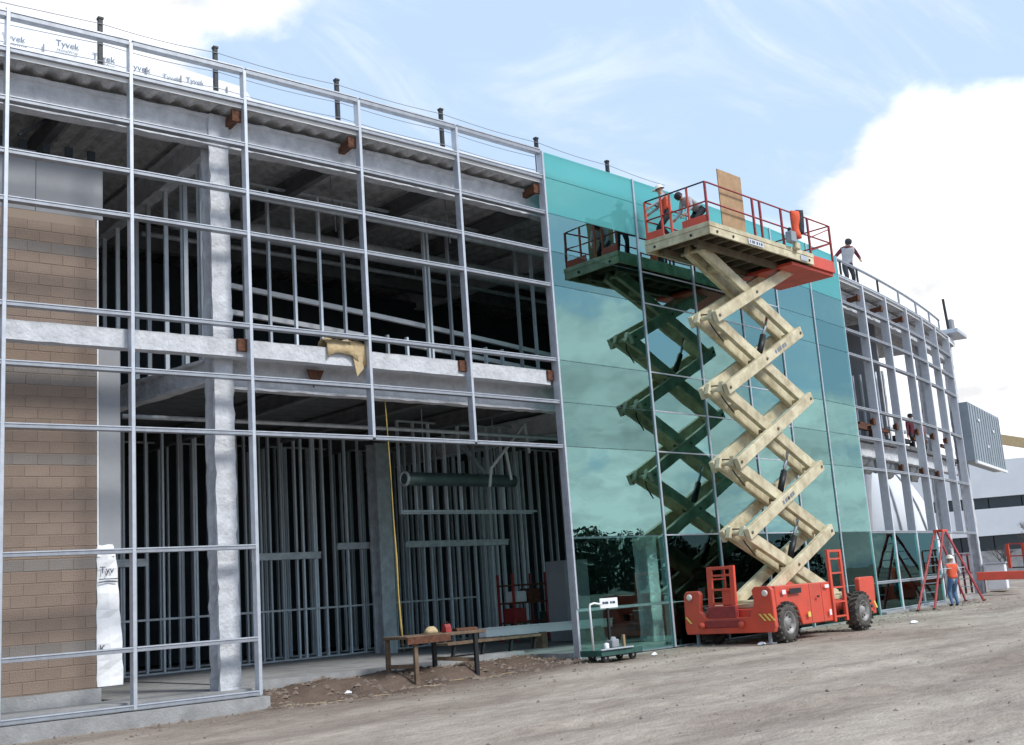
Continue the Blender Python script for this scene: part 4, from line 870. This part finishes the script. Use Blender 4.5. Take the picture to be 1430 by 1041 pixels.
    def link(nm, me_):
        o = bpy.data.objects.new(nm, me_); COL.objects.link(o); o.parent = root; ROOT[o] = Vector((0, 0, 0)); return o
    link('body', body)
    if vest:
        bm = bmesh.new(); bm.from_mesh(body); bm.normal_update()
        ch, wa, pe = P['chest'], P['waist'], P['pelvis']; axis = (ch - pe)
        keep = []
        for f_ in bm.faces:
            u = (f_.calc_center_median() - pe).dot(axis) / axis.length_squared
            rr_ = (f_.calc_center_median() - (pe + axis * u)).length
            if .12 < u < 1.28 and rr_ < .215 and f_.material_index == 1: keep.append(f_)
        bmesh.ops.delete(bm, geom=[f_ for f_ in bm.faces if f_ not in set(keep)], context='FACES')
        for v in bm.verts: v.co += v.normal * .016
        vm = bpy.data.meshes.new('vest'); bm.to_mesh(vm); bm.free(); vm.materials.clear(); vm.materials.append(M[vest]); vm.polygons.foreach_set('material_index', [0] * len(vm.polygons))
        vo = link('safety_vest', vm); sm = vo.modifiers.new('thick', 'SOLIDIFY'); sm.thickness = .008
    if hat:
        mb = MB(); c = hd + upv * .035; mb.lathe(c, upv, [(0, .150), (.012, .150), (.014, .122), (.06, .118), (.10, .095), (.125, .05), (.132, 0)], 20)
        mb.bar(c + ff * .12 + upv * .006, c + ff * .20 + upv * -.002, .16, .014, upv); link('hard_hat', mesh_of('hard_hat', mb, M[hatmat]))
    else:
        mb = MB(); mb.lathe(hd + upv * .0 - ff * .012, upv, [(-.03, .105), (.04, .112), (.09, .10), (.125, .05), (.13, 0)], 16); link('hair', mesh_of('hair', mb, M['dkcloth']))
    return root
FACE = {}
def stand(lean=0.0, arms=((-.28, .10, .82), (.28, .10, .82)), elb=None, feet=((-.12, 0), (.12, .06)), hip=.93, bend=0.0, head=None):
    b = bend; up_ = lambda h: (0, math.sin(b) * h, hip + math.cos(b) * h)
    J = dict(pelvis=(0, 0, hip), waist=up_(.18), chest=up_(.42), neck=up_(.58), head=up_(.70), crown=up_(.80))
    if head: J['head'] = tuple(Vector(J['neck']) + Vector(head[0])); J['crown'] = tuple(Vector(J['neck']) + Vector(head[1]))
    for sd, sx, k in (('l', -1, 0), ('r', 1, 1)):
        s_ = Vector(up_(.49)); J['sh' + sd] = (sx * .19, s_.y, s_.z); w = Vector(arms[k]); J['wr' + sd] = tuple(w)
        e = (Vector(J['sh' + sd]) + w) / 2; gap = max(0, .27 ** 2 - ((Vector(J['sh' + sd]) - w).length / 2) ** 2) ** .5
        J['el' + sd] = tuple(elb[k] if elb else e + Vector((sx * gap * .5, -gap * .7, -gap * .4)))
        f_ = feet[k]; J['hip' + sd] = (sx * .10, 0, hip - .04); J['an' + sd] = (f_[0], f_[1], .085); kn = (Vector(J['hip' + sd]) + Vector(J['an' + sd])) / 2; g2 = max(0, .435 ** 2 - ((Vector(J['hip' + sd]) - Vector(J['an' + sd])).length / 2) ** 2) ** .5
        J['kn' + sd] = tuple(kn + Vector((0, g2, 0))); J['toe' + sd] = (f_[0] * 1.15, f_[1] + .17, .05)
    return J
# worker at the left end of the lift platform, facing the glass
p = LP(-1.62, 1.16, DZ1)
skin_person('person', 'worker in white hard hat and orange vest standing on the raised lift platform', stand(arms=((-.24, .50, .98), (.26, .46, .95)), bend=.22, hip=.84, feet=((-.14, -.04), (.14, .12))), (p.x, p.y, p.z - .03), R(48), ('grey_shirt', 'dkcloth'), True, 'hi_orange', scale=.95)
p = LP(-1.35, 1.98, DZ1)
skin_person('person', 'person in light grey shirt with dark hair bending over on the lift platform', stand(arms=((-.2, .62, .52), (.2, .66, .50)), bend=1.12, hip=.74, feet=((-.14, -.05), (.14, .1)), head=((0, .10, .06), (0, .19, .11))), (p.x, p.y, p.z - .03), R(70), ('grey_shirt', 'dkcloth'), False, None, scale=.97)
p = A(24.2, -1.0, 0); FACE['person' + 'worker in white hard hat, orange vest and blue jeans standing by the red stepladder'] = Vector((0, 1, 0))
skin_person('person', 'worker in white hard hat, orange vest and blue jeans standing by the red stepladder', stand(arms=((-.30, .15, 1.0), (.30, .12, .98))), (p.x, p.y, gh(p.x, p.y) - .02), R(-30), ('grey_shirt', 'jeans'), True, 'hi_orange')
p = A(22.75, .8, 11.74)
skin_person('person', 'worker in maroon sleeves leaning over the roof rail at right', stand(arms=((-.36, .25, .98), (.36, .25, .98)), elb=((-.42, .02, 1.12), (.42, .02, 1.12)), bend=.45, head=((0, .12, .08), (0, .2, .15))), (p.x, p.y, p.z), R(140), ('maroon', 'dkcloth'), False, 'grey_shirt', scale=1.15)
p = A(30.0, 1.2, 6.26)
skin_person('person', 'worker in maroon on the far right upper floor, left of two', stand(), (p.x, p.y, p.z - .1), R(150), ('maroon', 'dkcloth'), False, None, group='workers on the upper floor')
p = A(32.6, 1.4, 6.26)
skin_person('person', 'worker in orange top on the far right upper floor, right of two', stand(), (p.x, p.y, p.z), R(190), ('hi_orange', 'dkcloth'), False, None, group='workers on the upper floor')

# jacket hanging on the platform rail
jk = thing('jacket', 'orange and black work jacket hung over the lift platform rail', 'jacket', LP(2.3, DW1 + .05, 10.5))
mb = MB(); rings = []
for i in range(9):
    t_ = i / 8; z = RT + .05 - t_ * .78; sw = .26 * (1 - .55 * t_ ** 2); cx_ = 2.10 - .05 * t_; th = .07 + .03 * math.sin(i)
    rings.append([LP(cx_ - sw * .9, nw + .03, z), LP(cx_ - sw * .2, nw + .03 + th, z + .02 * math.sin(i * 2)), LP(cx_ + .0, nw + .05 + th, z), LP(cx_ + .0, nw - .05, z), LP(cx_ - sw * .8, nw - .04, z)])
mb.sweep(rings, smooth=True); obj('orange_front', mb, M['hi_orange'], jk)
mb = MB(); rings = []
for i in range(8):
    t_ = i / 7; z = RT + .10 - t_ * .66; sw = .30 * (1 - .5 * t_ ** 2)
    rings.append([LP(2.08, nw + .06, z), LP(2.12 + sw * .5, nw + .16, z + .015 * math.sin(i * 2.3)), LP(2.12 + sw, nw + .05, z), LP(2.12 + sw * .9, nw - .05, z), LP(2.13, nw - .06, z)])
mb.sweep(rings, smooth=True); obj('dark_back', mb, M['dkcloth'], jk)

# ------------------------------------------------------------------ small things on the frame
tp = thing('tarp', 'tan canvas tarp draped over the upper floor edge tube', 'tarp', A(-1.55, .3, 6.4))
mb = MB()
def cloth(s0, s1, path, name):
    m_ = MB(); n = 10; rings = []
    for i in range(n + 1):
        q = s0 + (s1 - s0) * i / n; rings.append([A(q, o + .02 * math.sin(i * 1.7 + k), z + .03 * math.sin(i * 1.3 + k * 2) - (.22 * abs(i / n - .35) * 2 if k == 0 else 0)) for k, (o, z) in enumerate(path)])
    m_.sweep(rings, close=False, cap=False, smooth=True); o = obj(name, m_, M['tarp'], tp); sm = o.modifiers.new('t', 'SOLIDIFY'); sm.thickness = .015; return o
cloth(-2.15, -1.22, [(.12, 6.78), (.14, 6.90), (.22, 7.02), (.36, 7.06), (.5, 6.98), (.58, 6.8)], 'draped_sheet')
mb = MB(); mb.prism([A(-1.62, .15, 7.0), A(-1.25, .15, 6.95), A(-1.32, .15, 6.45), A(-1.48, .15, 6.28)], inw(-1.4) * -.02, inw(-1.4) * .0); obj('hanging_corner', mb, M['tarp'], tp)
sk = MB(); sk.prism([A(-2.35, .66, 6.46), A(-1.95, .66, 6.46), A(-2.05, .66, 6.25), A(-2.2, .66, 6.1)], inw(-2) * -.03, inw(-2) * .0); obj('canvas_scrap', sk, M['rust'], label='brown canvas scrap hanging below the edge tube under the tan tarp', cat='cloth')
rp = MB(); rp.tube([A(-.3, .9, 6.3), A(-.26, .92, 5.6), A(-.22, .92, 4.45), A(-.2, .92, 3.4), A(-.16, .94, 2.64), A(-.17, .92, 1.9), A(-.13, .94, 1.25), A(-.08, .95, .75)], [.010, .012, .011, .012, .022, .016, .024, .009], 8)
obj('rope', rp, M['rope'], label='long yellow rope hanging down through the open bay', cat='rope')
du = thing('air_duct', 'round metal air duct hung under the upper floor behind the open bay', 'duct', A(5.7, 6.0, 4.6))
mb = MB(); mb.tube([A(q, 4.5, 4.78) for q in np.linspace(2.9, 6.9, 8)], .17, 14); obj('duct_pipe', mb, M['duct_green'], du)
mb = MB(); mb.lathe(A(2.9, 4.5, 4.78), tang(4) * -1, [(-.05, .19), (.03, .19), (.03, .15), (.0, .14)], 14); obj('duct_collar', mb, M['galv'], du)
for q in (3.6, 6.2):
    mb = MB(); mb.bar(A(q, 4.5, 4.94), A(q, 4.5, 6.6), .02, .02, (1, 0, 0)); obj('hanger', mb, M['galv'], du)
cd = thing('conduit_bracket', 'white branching steel arm rising in front of the ground floor studs', 'bracket', A(6.2, 4.0, 4.5))
mb = MB(); mb.bar(A(5.45, 4.0, 4.55), A(5.55, 4.0, 5.05), .06, .06, (1, 0, 0)); mb.bar(A(5.55, 4.0, 5.05), A(7.0, 4.0, 6.32), .07, .07); mb.bar(A(6.15, 4.0, 5.58), A(6.3, 4.0, 4.75), .06, .06, (1, 0, 0)); mb.bar(A(6.98, 4.0, 6.32), A(7.1, 4.0, 5.5), .06, .06, (1, 0, 0)); obj('arm', mb, M['white'], cd, .006)

# ------------------------------------------------------------------ ground-level things in the open bay
tb = thing('work_table', 'rough timber work table with rusty top in the open bay', 'work table', A(.5, .5, .05))
zt = 1.05
def tpos(s, o, z): return A(s, o, z)
mb = MB(); mb.hexa([A(s, o, z) for z in (zt - .06, zt) for s, o in ((-.5, .25), (1.6, .25), (1.6, 1.1), (-.5, 1.1))]); obj('table_top', mb, M['wood'], tb, .008)
for s, o in ((-.25, .32), (1.32, .30), (.75, 1.0), (-.42, 1.05)):
    mb = MB(); x, y = A(s, o); mb.bar((x, y, gz(x) - .1), (x, y, zt - .06), .07, .09, (1, 0, 0)); obj('leg', mb, M['wood'] if s < .5 else M['black'], tb, .004)
for a_, b_ in ((A(-.42, 1.0, .45), A(-.25, .38, .45)), (A(.75, 1.0, .52), A(1.32, .36, .45))):
    mb = MB(); mb.bar(a_, b_, .04, .08); obj('stretcher', mb, M['wood'], tb)
mb = MB(); mb.bar(A(-.5, .235, zt - .09), A(.6, .235, zt - .09), .028, .14); obj('apron', mb, M['rust'], tb)
for i, (s, o, sx, sy, sz, m_, lab, rz) in enumerate(((.35, .55, .34, .22, .15, 'tarp', 'crumpled tan bag on the rough work table', .3), (.72, .5, .16, .14, .17, 'red_rail', 'small dark red tool case on the rough work table', .1), (1.3, .6, .5, .25, .06, 'rust', 'flat rusty plate on the right end of the work table', -.2))):
    mb = MB(); rings = []
    for k in range(6):
        t_ = k / 5; w = math.sin(math.pi * (.12 + .76 * t_)) ** .6 if i == 0 else 1; c = A(s, o, zt + .004)
        rings.append([c + Matrix.Rotation(rz, 3, 'Z') @ Vector((sx * (t_ - .5), sy * y_ * w / 2, sz * z_ * w)) for y_, z_ in ((-1, 0), (-.9, .6), (-.4, 1), (.4, 1), (.9, .6), (1, 0))])
    mb.sweep(rings, smooth=(i == 0)); o_ = obj(('bag', 'tool_case', 'steel_plate')[i], mb, M[m_], label=lab, cat=('bag', 'tool case', 'plate')[i])
    if i == 1:
        mb = MB(); c = A(s, o, zt + sz); mb.tube([c + Vector((-.05, 0, 0)), c + Vector((-.04, 0, .04)), c + Vector((.04, 0, .04)), c + Vector((.05, 0, 0))], .01, 6)
        h_ = bpy.data.objects.new('handle', mesh_of('handle', mb, M['black'], 0, ROOT[o_])); COL.objects.link(h_); h_.parent = o_
bn = thing('low_bench', 'low timber bench with dark legs behind the work table on the slab', 'bench', A(3.4, 2.2, .42))
mb = MB(); mb.hexa([A(s, o, z) for z in (.70, .76) for s, o in ((1.9, 1.95), (4.9, 1.95), (4.9, 2.45), (1.9, 2.45))]); obj('bench_top', mb, M['wood'], bn, .006)
for s in (2.1, 3.0, 3.9, 4.7):
    mb = MB(); mb.bar(A(s, 2.05, .42), A(s + .08, 2.05, .70), .07, .06, (1, 0, 0)); obj('leg', mb, M['black'], bn)
mb = MB(); mb.bar(A(4.1, 3.2, .86), A(9.0, 3.2, .80), .24, .22); mb.bar(A(4.1, 3.06, .96), A(9.0, 3.06, .90), .03, .03)
obj('steel_beam', mb, M['white'], label='long pale steel beam lying behind the low bench', cat='beam')
for q in (6.1, 8.3):
    mb = MB(); mb.bar(A(q, 3.0, .42), A(q, 3.4, .42), .2, .64)
    obj('timber_block', mb, M['wood'], label='timber block under the pale steel beam, %s' % ('near the bench end' if q < 7 else 'behind the first glass bay'), cat='timber', group='timber blocks under the beam')
rc = thing('shelf_cart', 'rusty red shelf cart standing inside at the right of the open bay', 'cart', A(8.6, 6.0, .42))
for s, o in ((7.85, 5.7), (9.3, 5.7), (7.85, 6.3), (9.3, 6.3)):
    mb = MB(); mb.bar(A(s, o, .42), A(s, o, 2.3), .06, .06, (1, 0, 0)); obj('upright', mb, M['red_rail'], rc)
for z in (.9, 1.45, 1.95):
    mb = MB(); mb.hexa([A(s, o, zz_) for zz_ in (z, z + .05) for s, o in ((7.82, 5.66), (9.34, 5.66), (9.34, 6.34), (7.82, 6.34))]); obj('shelf', mb, M['rust'], rc)
for i, (s, z, w, h, m_, lab) in enumerate(((8.2, .955, .5, .36, 'red_rail', 'dark red carton on the lowest shelf of the shelf cart'), (8.9, 1.505, .45, .34, 'rust', 'brown carton on the middle shelf of the shelf cart'), (8.3, 1.505, .4, .28, 'white', 'pale carton on the middle shelf of the shelf cart'))):
    mb = MB(); mb.box(A(s, 6.0, z + h / 2), (w, .4, h), s / RR); mb.box(A(s, 6.0, z + h + .012), (w * .9, .36, .02), s / RR); obj('carton', mb, M[m_], label=lab, cat='carton', group='cartons inside the building')
for i, (s, o, z, w, h, m_, lab) in enumerate(((10.1, 6.0, .42, .9, .75, 'green', 'green crate on the floor right of the shelf cart'), (10.4, 6.0, 1.17, .6, .4, 'white', 'pale box on top of the green crate'))):
    mb = MB(); mb.box(A(s, o, z + h / 2), (w, .6, h), s / RR)
    for k in (-.3, 0, .3): mb.box(A(s + k * w, o - .31, z + h / 2), (.06, .02, h * .96), s / RR)
    obj('crate', mb, M[m_], label=lab, cat='crate', group='crates inside the building')
# inside behind the glass
for i, (s, o, z, w, h, m_, lab) in enumerate(((8.9, 4.5, .36, 1.0, 2.2, 'gyp', 'grey cabinet standing inside behind the first glass bay'), (10.4, 2.5, .36, 1.4, .9, 'wood', 'timber crate inside behind the second glass bay'), (12.6, 3.0, .36, 1.2, 1.1, 'rust', 'rusty bin inside the glass behind the lift'))):
    mb = MB(); mb.box(A(s, o, z + h / 2), (w, .7, h), s / RR); mb.box(A(s, o - .36, z + h / 2), (w * .9, .02, h * .9), s / RR); obj('cabinet' if i == 0 else 'crate', mb, M[m_], label=lab, cat='cabinet' if i == 0 else 'crate')

# glass dolly with sign
dl = thing('glass_dolly', 'green flat dolly on castors with white post and sign by the first glass bay', 'dolly', A(4.4, -.85, .12))
dz = .42
mb = MB(); mb.hexa([A(s, o, z) for z in (dz - .13, dz) for s, o in ((3.60, -1.15), (4.95, -1.15), (4.95, -.5), (3.60, -.5))]); obj('deck', mb, M['green'], dl, .01)
mb = MB(); mb.bar(A(3.55, -1.17, dz + .015), A(4.6, -1.17, dz + .015), .05, .03); obj('deck_edge', mb, M['alu'], dl)
for s, o in ((3.85, -1.0), (4.75, -1.0), (3.85, -.62), (4.75, -.62)):
    x, y = A(s, o); g = gh(x, y); mb = MB(); mb.lathe((x, y, g + .10), inw(s), [(-.03, .03), (-.03, .10), (.03, .10), (.03, .03)], 16); wh = obj('castor', mb, M['tyre'], dl)
    mb = MB(); mb.lathe((x, y, g + .10), inw(s), [(-.035, 0), (-.03, .035), (.03, .035), (.03, 0)], 10); obj('hub', mb, M['white'], wh)
    mb = MB(); mb.bar((x, y, g + .13), (x, y, dz - .13), .08, .09, (1, 0, 0)); obj('fork', mb, M['black'], wh)
mb = MB(); mb.tube([A(3.62, -.9, dz), A(3.60, -.9, 1.32), A(3.62, -.9, 1.40), A(3.75, -.9, 1.42), A(4.0, -.9, 1.38)], .024, 8); obj('push_handle', mb, M['white'], dl)
mb = MB(); mb.bar(A(4.22, -.85, dz), A(4.22, -.85, 1.30), .05, .05, (1, 0, 0)); obj('sign_post', mb, M['black'], dl)
mb = MB(); mb.box(A(4.22, -.90, 1.40), (.58, .03, .22), 4 / RR); sg2 = obj('sign', mb, M['white'], dl, .006)
for k, (dx, dw) in enumerate(((-.18, .07), (-.08, .10), (.06, .05), (.15, .09))):
    mb = MB(); mb.box(A(4.22 + dx, -.918, 1.41), (dw, .006, .05), 4 / RR); obj('sign_stroke', mb, M['ink'], sg2)
mb = MB(); mb.box(A(4.3, -.85, dz + .10), (.24, .2, .18), .1); mb.lathe(A(4.3, -.85, dz + .19), (0, 0, 1), [(0, .09), (.05, .07), (.06, 0)], 12); obj('motor_housing', mb, M['gyp'], dl, .02)
mb = MB(); mb.lathe(A(3.98, -.95, dz + .002), (0, 0, 1), [(0, .06), (.12, .06), (.13, .03), (.14, 0)], 12); obj('paint_tin', mb, M['white'], label='small white tin standing on the green dolly deck', cat='tin')
mb = MB(); mb.box(A(4.78, -.75, dz + .13), (.06, .06, .26), 0); obj('stake', mb, M['ply'], dl)
# litter
def scrap(s, o, sx, lab):
    x, y = A(s, o); g = gh(x, y); mb = MB(); n = 7; rings = []
    for i in range(n):
        t_ = i / (n - 1); w = .25 + math.sin(math.pi * t_); rings.append([Vector((x + sx * (t_ - .5), y + sx * .45 * w * k * .5 + random.uniform(-.01, .01), g + (.02 + .07 * w * (1 - abs(k)) + random.uniform(0, .02)))) for k in (-1, -.4, .4, 1)])
    mb.sweep(rings, close=False, cap=False); ob_ = obj('paper_scrap', mb, M['wrap'], label=lab, cat='litter', group='white litter on the dirt'); sm = ob_.modifiers.new('t', 'SOLIDIFY'); sm.thickness = .008
p = LP(-1.9, 2.3, 0)
scrap(8.0, -2.2, .3, 'crumpled white paper on the dirt in front of the lift bumper')
scrap(14.6, -2.95, .34, 'white rag on the dirt beside the lift rear wheel'); scrap(5.5, -1.0, .2, 'small white scrap just right of the green dolly'); scrap(-1.9, .3, .16, 'small white scrap on the dark soil left of the work table')
for (a, b, lab) in (((-3.65, -.32), (-1.2, -.28), 'pale string line lying along the edge of the dark soil beside the kerb end'), ((-.9, -.3), (1.9, -.15), 'pale string line lying on the soil in front of the work table')):
    mb = MB(); pa = A(*a, 0); pb = A(*b, 0); n = 26; pts = [pa + (pb - pa) * i / n + Vector((0, .05 * math.sin(i * .9), 0)) for i in range(n + 1)]
    mb.tube([Vector((q.x, q.y, gh(q.x, q.y) + .012)) for q in pts], .007, 5); obj('string_line', mb, M['tarp'], label=lab, cat='string', group='string lines on the dirt')

# ------------------------------------------------------------------ far right: stepladder, barrier, second lift, background
sl = thing('stepladder', 'tall red stepladder standing astride beside the worker at the far right', 'stepladder', A(24.3, -1.0, .25))
apex = A(23.95, -.95, 2.88)
def lrail(p, q, w=.11, d=.05, m_='ladder_red'): mb = MB(); mb.bar(p, q, d, w); return obj('rail', mb, M[m_], sl, .006)
xl, yl = A(21.4, -1.1); xl2, yl2 = A(21.4, -.55); xr, yr = A(27.6, -1.15); xr2, yr2 = A(27.6, -.5)
A1, A2 = A(23.85, -1.0, 2.86), A(23.85, -.72, 2.86); B1, B2 = A(24.15, -1.0, 2.86), A(24.15, -.72, 2.86)
L1, L2 = Vector((xl, yl, gh(xl, yl))), Vector((xl2, yl2, gh(xl2, yl2))); R1, R2 = Vector((xr, yr, gh(xr, yr))), Vector((xr2, yr2, gh(xr2, yr2)))
for p, q in ((L1, A1), (L2, A2)): lrail(p, q)
for p, q in ((R1, B1), (R2, B2)): lrail(p, q)
for k in range(1, 9):
    t_ = k / 9; mb = MB(); mb.bar(L1 + (A1 - L1) * t_, L2 + (A2 - L2) * t_, .10, .03); obj('step', mb, M['alu'], sl)
    mb = MB(); mb.bar(R1 + (B1 - R1) * t_, R2 + (B2 - R2) * t_, .05, .03); obj('step', mb, M['alu'], sl)
mb = MB(); mb.hexa([q + Vector((0, 0, dz_)) for dz_ in (-.03, .06) for q in (A1 - LT * .1 + LN * .03, B1 + LT * .1 + LN * .03, B2 + LT * .1 - LN * .03, A2 - LT * .1 - LN * .03)]); obj('top_cap', mb, M['red'], sl, .01)
mb = MB(); mb.bar(L1 + (A1 - L1) * .5, R1 + (B1 - R1) * .5, .02, .025); obj('spreader', mb, M['alu'], sl)
for q in (L1, L2, R1, R2):
    mb = MB(); mb.box(q + Vector((0, 0, .03)), (.12, .09, .06), .2); obj('foot', mb, M['black'], sl)
br = thing('barrier', 'dark red pipe barrier behind the stepladder at the far right', 'barrier', (47, 25, .3))
bp0, bp1 = Vector((47.2, 25.6, .35)), Vector((51.5, 26.4, .35))
for k in range(6):
    q = bp0 + (bp1 - bp0) * k / 5; mb = MB(); mb.bar(q, q + Vector((0, 0, 1.75)), .07, .07, (1, 0, 0)); obj('post', mb, M['maroon'], br)
for h in (.9, 1.7):
    mb = MB(); mb.bar(bp0 + Vector((0, 0, h)), bp1 + Vector((0, 0, h)), .05, .06); obj('rail', mb, M['maroon'], br)
bl = thing('boom_lift', 'red boom lift parked at the far right edge with its boom lying low', 'boom lift', (47.2, 22.2, .3))
q0, q1 = Vector((46.3, 23.7, 1.12)), Vector((48.2, 20.2, .98))
mb = MB(); mb.bar(q0, q1, .28, .34); obj('boom', mb, M['red'], bl, .02)
mb = MB(); mb.bar(q1 + Vector((0, 0, -.3)), q1 + (q1 - q0).normalized() * 2 + Vector((0, 0, -.3)), 1.2, .7); obj('chassis', mb, M['red'], bl, .03)
c0 = Vector((46.9, 22.5, 1.35))
dirb = (q1 - q0).normalized(); prp = Vector((-dirb.y, dirb.x, 0)).normalized()
for i in range(3):
    for j in (0, 1):
        q = c0 + dirb * (i * .6) + prp * (j * .7); mb = MB(); mb.bar(q, q + Vector((0, 0, 1.0)), .09, .09, (1, 0, 0)); obj('basket_post', mb, M['red'], bl)
for h in (.5, 1.0):
    for j in (0, 1):
        mb = MB(); mb.bar(c0 + prp * .7 * j + Vector((0, 0, h)), c0 + prp * .7 * j + dirb * 1.2 + Vector((0, 0, h)), .05, .05); obj('basket_rail', mb, M['red_rail'], bl)
mb = MB(); mb.bar(c0 + prp * .35 + Vector((0, 0, .03)), c0 + prp * .35 + dirb * 1.2 + Vector((0, 0, .03)), .7, .05); obj('basket_floor', mb, M['black'], bl)
for k in (.55, 1.9):
    for j in (-.6, .6):
        q = q1 + dirb * k + prp * j; mb = MB(); mb.lathe((q.x, q.y, .30 + .4), prp, [(-.14, .2), (-.15, .36), (-.1, .4), (.1, .4), (.15, .36), (.14, .2)], 20); obj('wheel', mb, M['tyre'], bl)
pk = thing('parts_crate', 'pale box crate behind the barrier at the far right', 'crate', (49.5, 25.2, .4))
mb = MB(); mb.box((50.5, 24.9, 1.0), (1.6, .8, 1.1), .4); obj('crate_body', mb, M['white'], pk, .02)
mb = MB(); mb.box((50.5, 24.9, 1.59), (1.7, .9, .06), .4); obj('lid', mb, M['alu'], pk)
# background building
bgb = thing('warehouse', 'long white building with dark window bands far behind at the right', 'building', (112, 62, .5))
def bgwall(p, q, z0_, z1_, d, m_, nm):
    p = Vector((*p, 0)); q = Vector((*q, 0)); n_ = Vector(((q - p).y, -(q - p).x, 0)).normalized() * -1
    mb = MB(); mb.hexa([a + Vector((0, 0, z)) for z in (z0_, z1_) for a in (p, q, q + n_ * d, p + n_ * d)]); return obj(nm, mb, M[m_], bgb)
bp, bq = (99, 72), (122, 33)
bgwall(bp, bq, 7.75, 11.3, 14, 'bgwhite', 'parapet'); bgwall(bp, bq, 4.05, 6.65, 14, 'bgwhite', 'wall'); bgwall(bp, bq, 0, 2.6, 14, 'concrete', 'wall')
dv = (Vector(bq) - Vector(bp)).normalized(); rec = Vector((-dv.y, dv.x)) * .6
ip = Vector(bp) + rec; iq = Vector(bq) + rec
bgwall(tuple(ip + rec), tuple(iq + rec), 2.62, 4.03, 10, 'dark', 'window_backing'); bgwall(tuple(ip + rec), tuple(iq + rec), 6.67, 7.73, 10, 'dark', 'window_backing')
for z0_, z1_ in ((6.66, 7.74), (2.61, 4.04)):
    n_ = int((iq - ip).length / 3)
    for k in range(n_):
        a = ip + (iq - ip) * (k / n_); b = ip + (iq - ip) * ((k + .97) / n_); bgwall(tuple(a), tuple(b), z0_, z1_, .3, 'window', 'window')
dm = thing('quonset_tent', 'white rounded tent behind the see-through bays at the right', 'tent', (53.5, 31.3, .3))
def dome(cx, cy, rx, ry, h, seg=18, a0=0, a1=math.pi * 2):
    mb = MB(); rings = []
    for i in range(11):
        t_ = (math.pi / 2) * i / 10; rings.append([Vector((cx + rx * math.cos(t_) * math.cos(u), cy + ry * math.cos(t_) * math.sin(u), .2 + h * math.sin(t_))) for u in np.linspace(a0, a1, seg)])
    mb.sweep(rings, close=False, cap=False, smooth=True); return mb
obj('tent_shell', dome(57.5, 34.6, 3.4, 3.4, 7.2, 28), M['bgwhite'], dm)
for u in (R(200), R(232), R(262)):
    mb = MB(); pts = [Vector((57.5 + 3.43 * math.cos(t_) * math.cos(u), 34.6 + 3.43 * math.cos(t_) * math.sin(u), .2 + 7.23 * math.sin(t_))) for t_ in np.linspace(0, math.pi / 2, 10)]; mb.tube(pts, .22 if u < R(210) else .05, 6); obj('tent_rib', mb, M['gyp'], dm)
# jib arm on the far building
jb = MB(); jb.bar((62.6, 31.2, 8.75), (65.2, 27.0, 7.4), .35, .5); jb.bar((62.6, 31.2, 9.02), (65.2, 27.0, 7.67), .3, .06); obj('crane_jib', jb, M['tarp'], label='tan crane boom slanting in from the far right edge', cat='crane')
# bare tree
tr = thing('bare_tree', 'small bare tree in front of the white building at far right', 'tree', (83, 37.5, .4))
def branch(mb, p, d, ln, r, dep):
    q = p + d * ln; mb.tube([p, p + d * ln * .5 + Vector((random.uniform(-.05, .05), 0, .03)) * ln, q], [r, r * .8, r * .6], 5, cap=False)
    if dep:
        for _ in range(3):
            nd = (d + Vector((random.gauss(0, .5), random.gauss(0, .5), random.uniform(-.05, .4)))).normalized(); branch(mb, p + d * ln * random.uniform(.6, 1), nd, ln * .72, r * .55, dep - 1)
for nm, px_, py_, h in (('a', 83, 37.5, 2.2), ('b', 81, 39.2, 1.3)):
    if nm == 'b': tr = thing('bare_tree', 'smaller bare bush just left of the bare tree at far right', 'tree', (px_, py_, .4))
    mt = MB(); mt.tube([(px_, py_, .2), (px_ + .05, py_, h * .5), (px_, py_, h)], [.14, .11, .09], 8); obj('trunk', mt, M['bark'], tr)
    mbb = MB()
    for _ in range(5): branch(mbb, Vector((px_, py_, h * random.uniform(.6, 1))), Vector((random.gauss(0, .6), random.gauss(0, .6), 1)).normalized(), h * .55, .06, 3)
    obj('crown', mbb, M['bark'], tr)
# woods across the site: they stand behind the photographer and show in the glass
def woods():
    mb = MB(); v = []; f = []
    for _ in range(230):
        x = random.uniform(-60, 330); y = -85 - random.uniform(0, 18) + .05 * x; h = random.uniform(5, 12); r = random.uniform(2.6, 4.6)
        for k in range(420):
            d = Vector((random.gauss(0, 1), random.gauss(0, 1), random.gauss(0, 1))).normalized() * random.uniform(.45, 1) ** .5; c = Vector((x + d.x * r, y + d.y * r, h * .5 + d.z * h * .5))
            a = Vector((random.gauss(0, 1), random.gauss(0, 1), random.gauss(0, 1))).normalized() * random.uniform(.25, .5); b = a.cross(Vector((random.gauss(0, 1), random.gauss(0, 1), random.gauss(0, 1)))).normalized() * random.uniform(.2, .4)
            i = len(v); v += [c - a, c + b, c + a, c - b]; f.append((i, i + 1, i + 2, i + 3))
        mb.tube([(x, y, 0), (x, y, h * .6)], .18, 5, cap=False)
    mb.add(v, f); obj('distant_woods', mb, M['leaf'], kind='stuff', label='dark green line of trees across the site, mirrored in the glass', cat='woods')
woods()
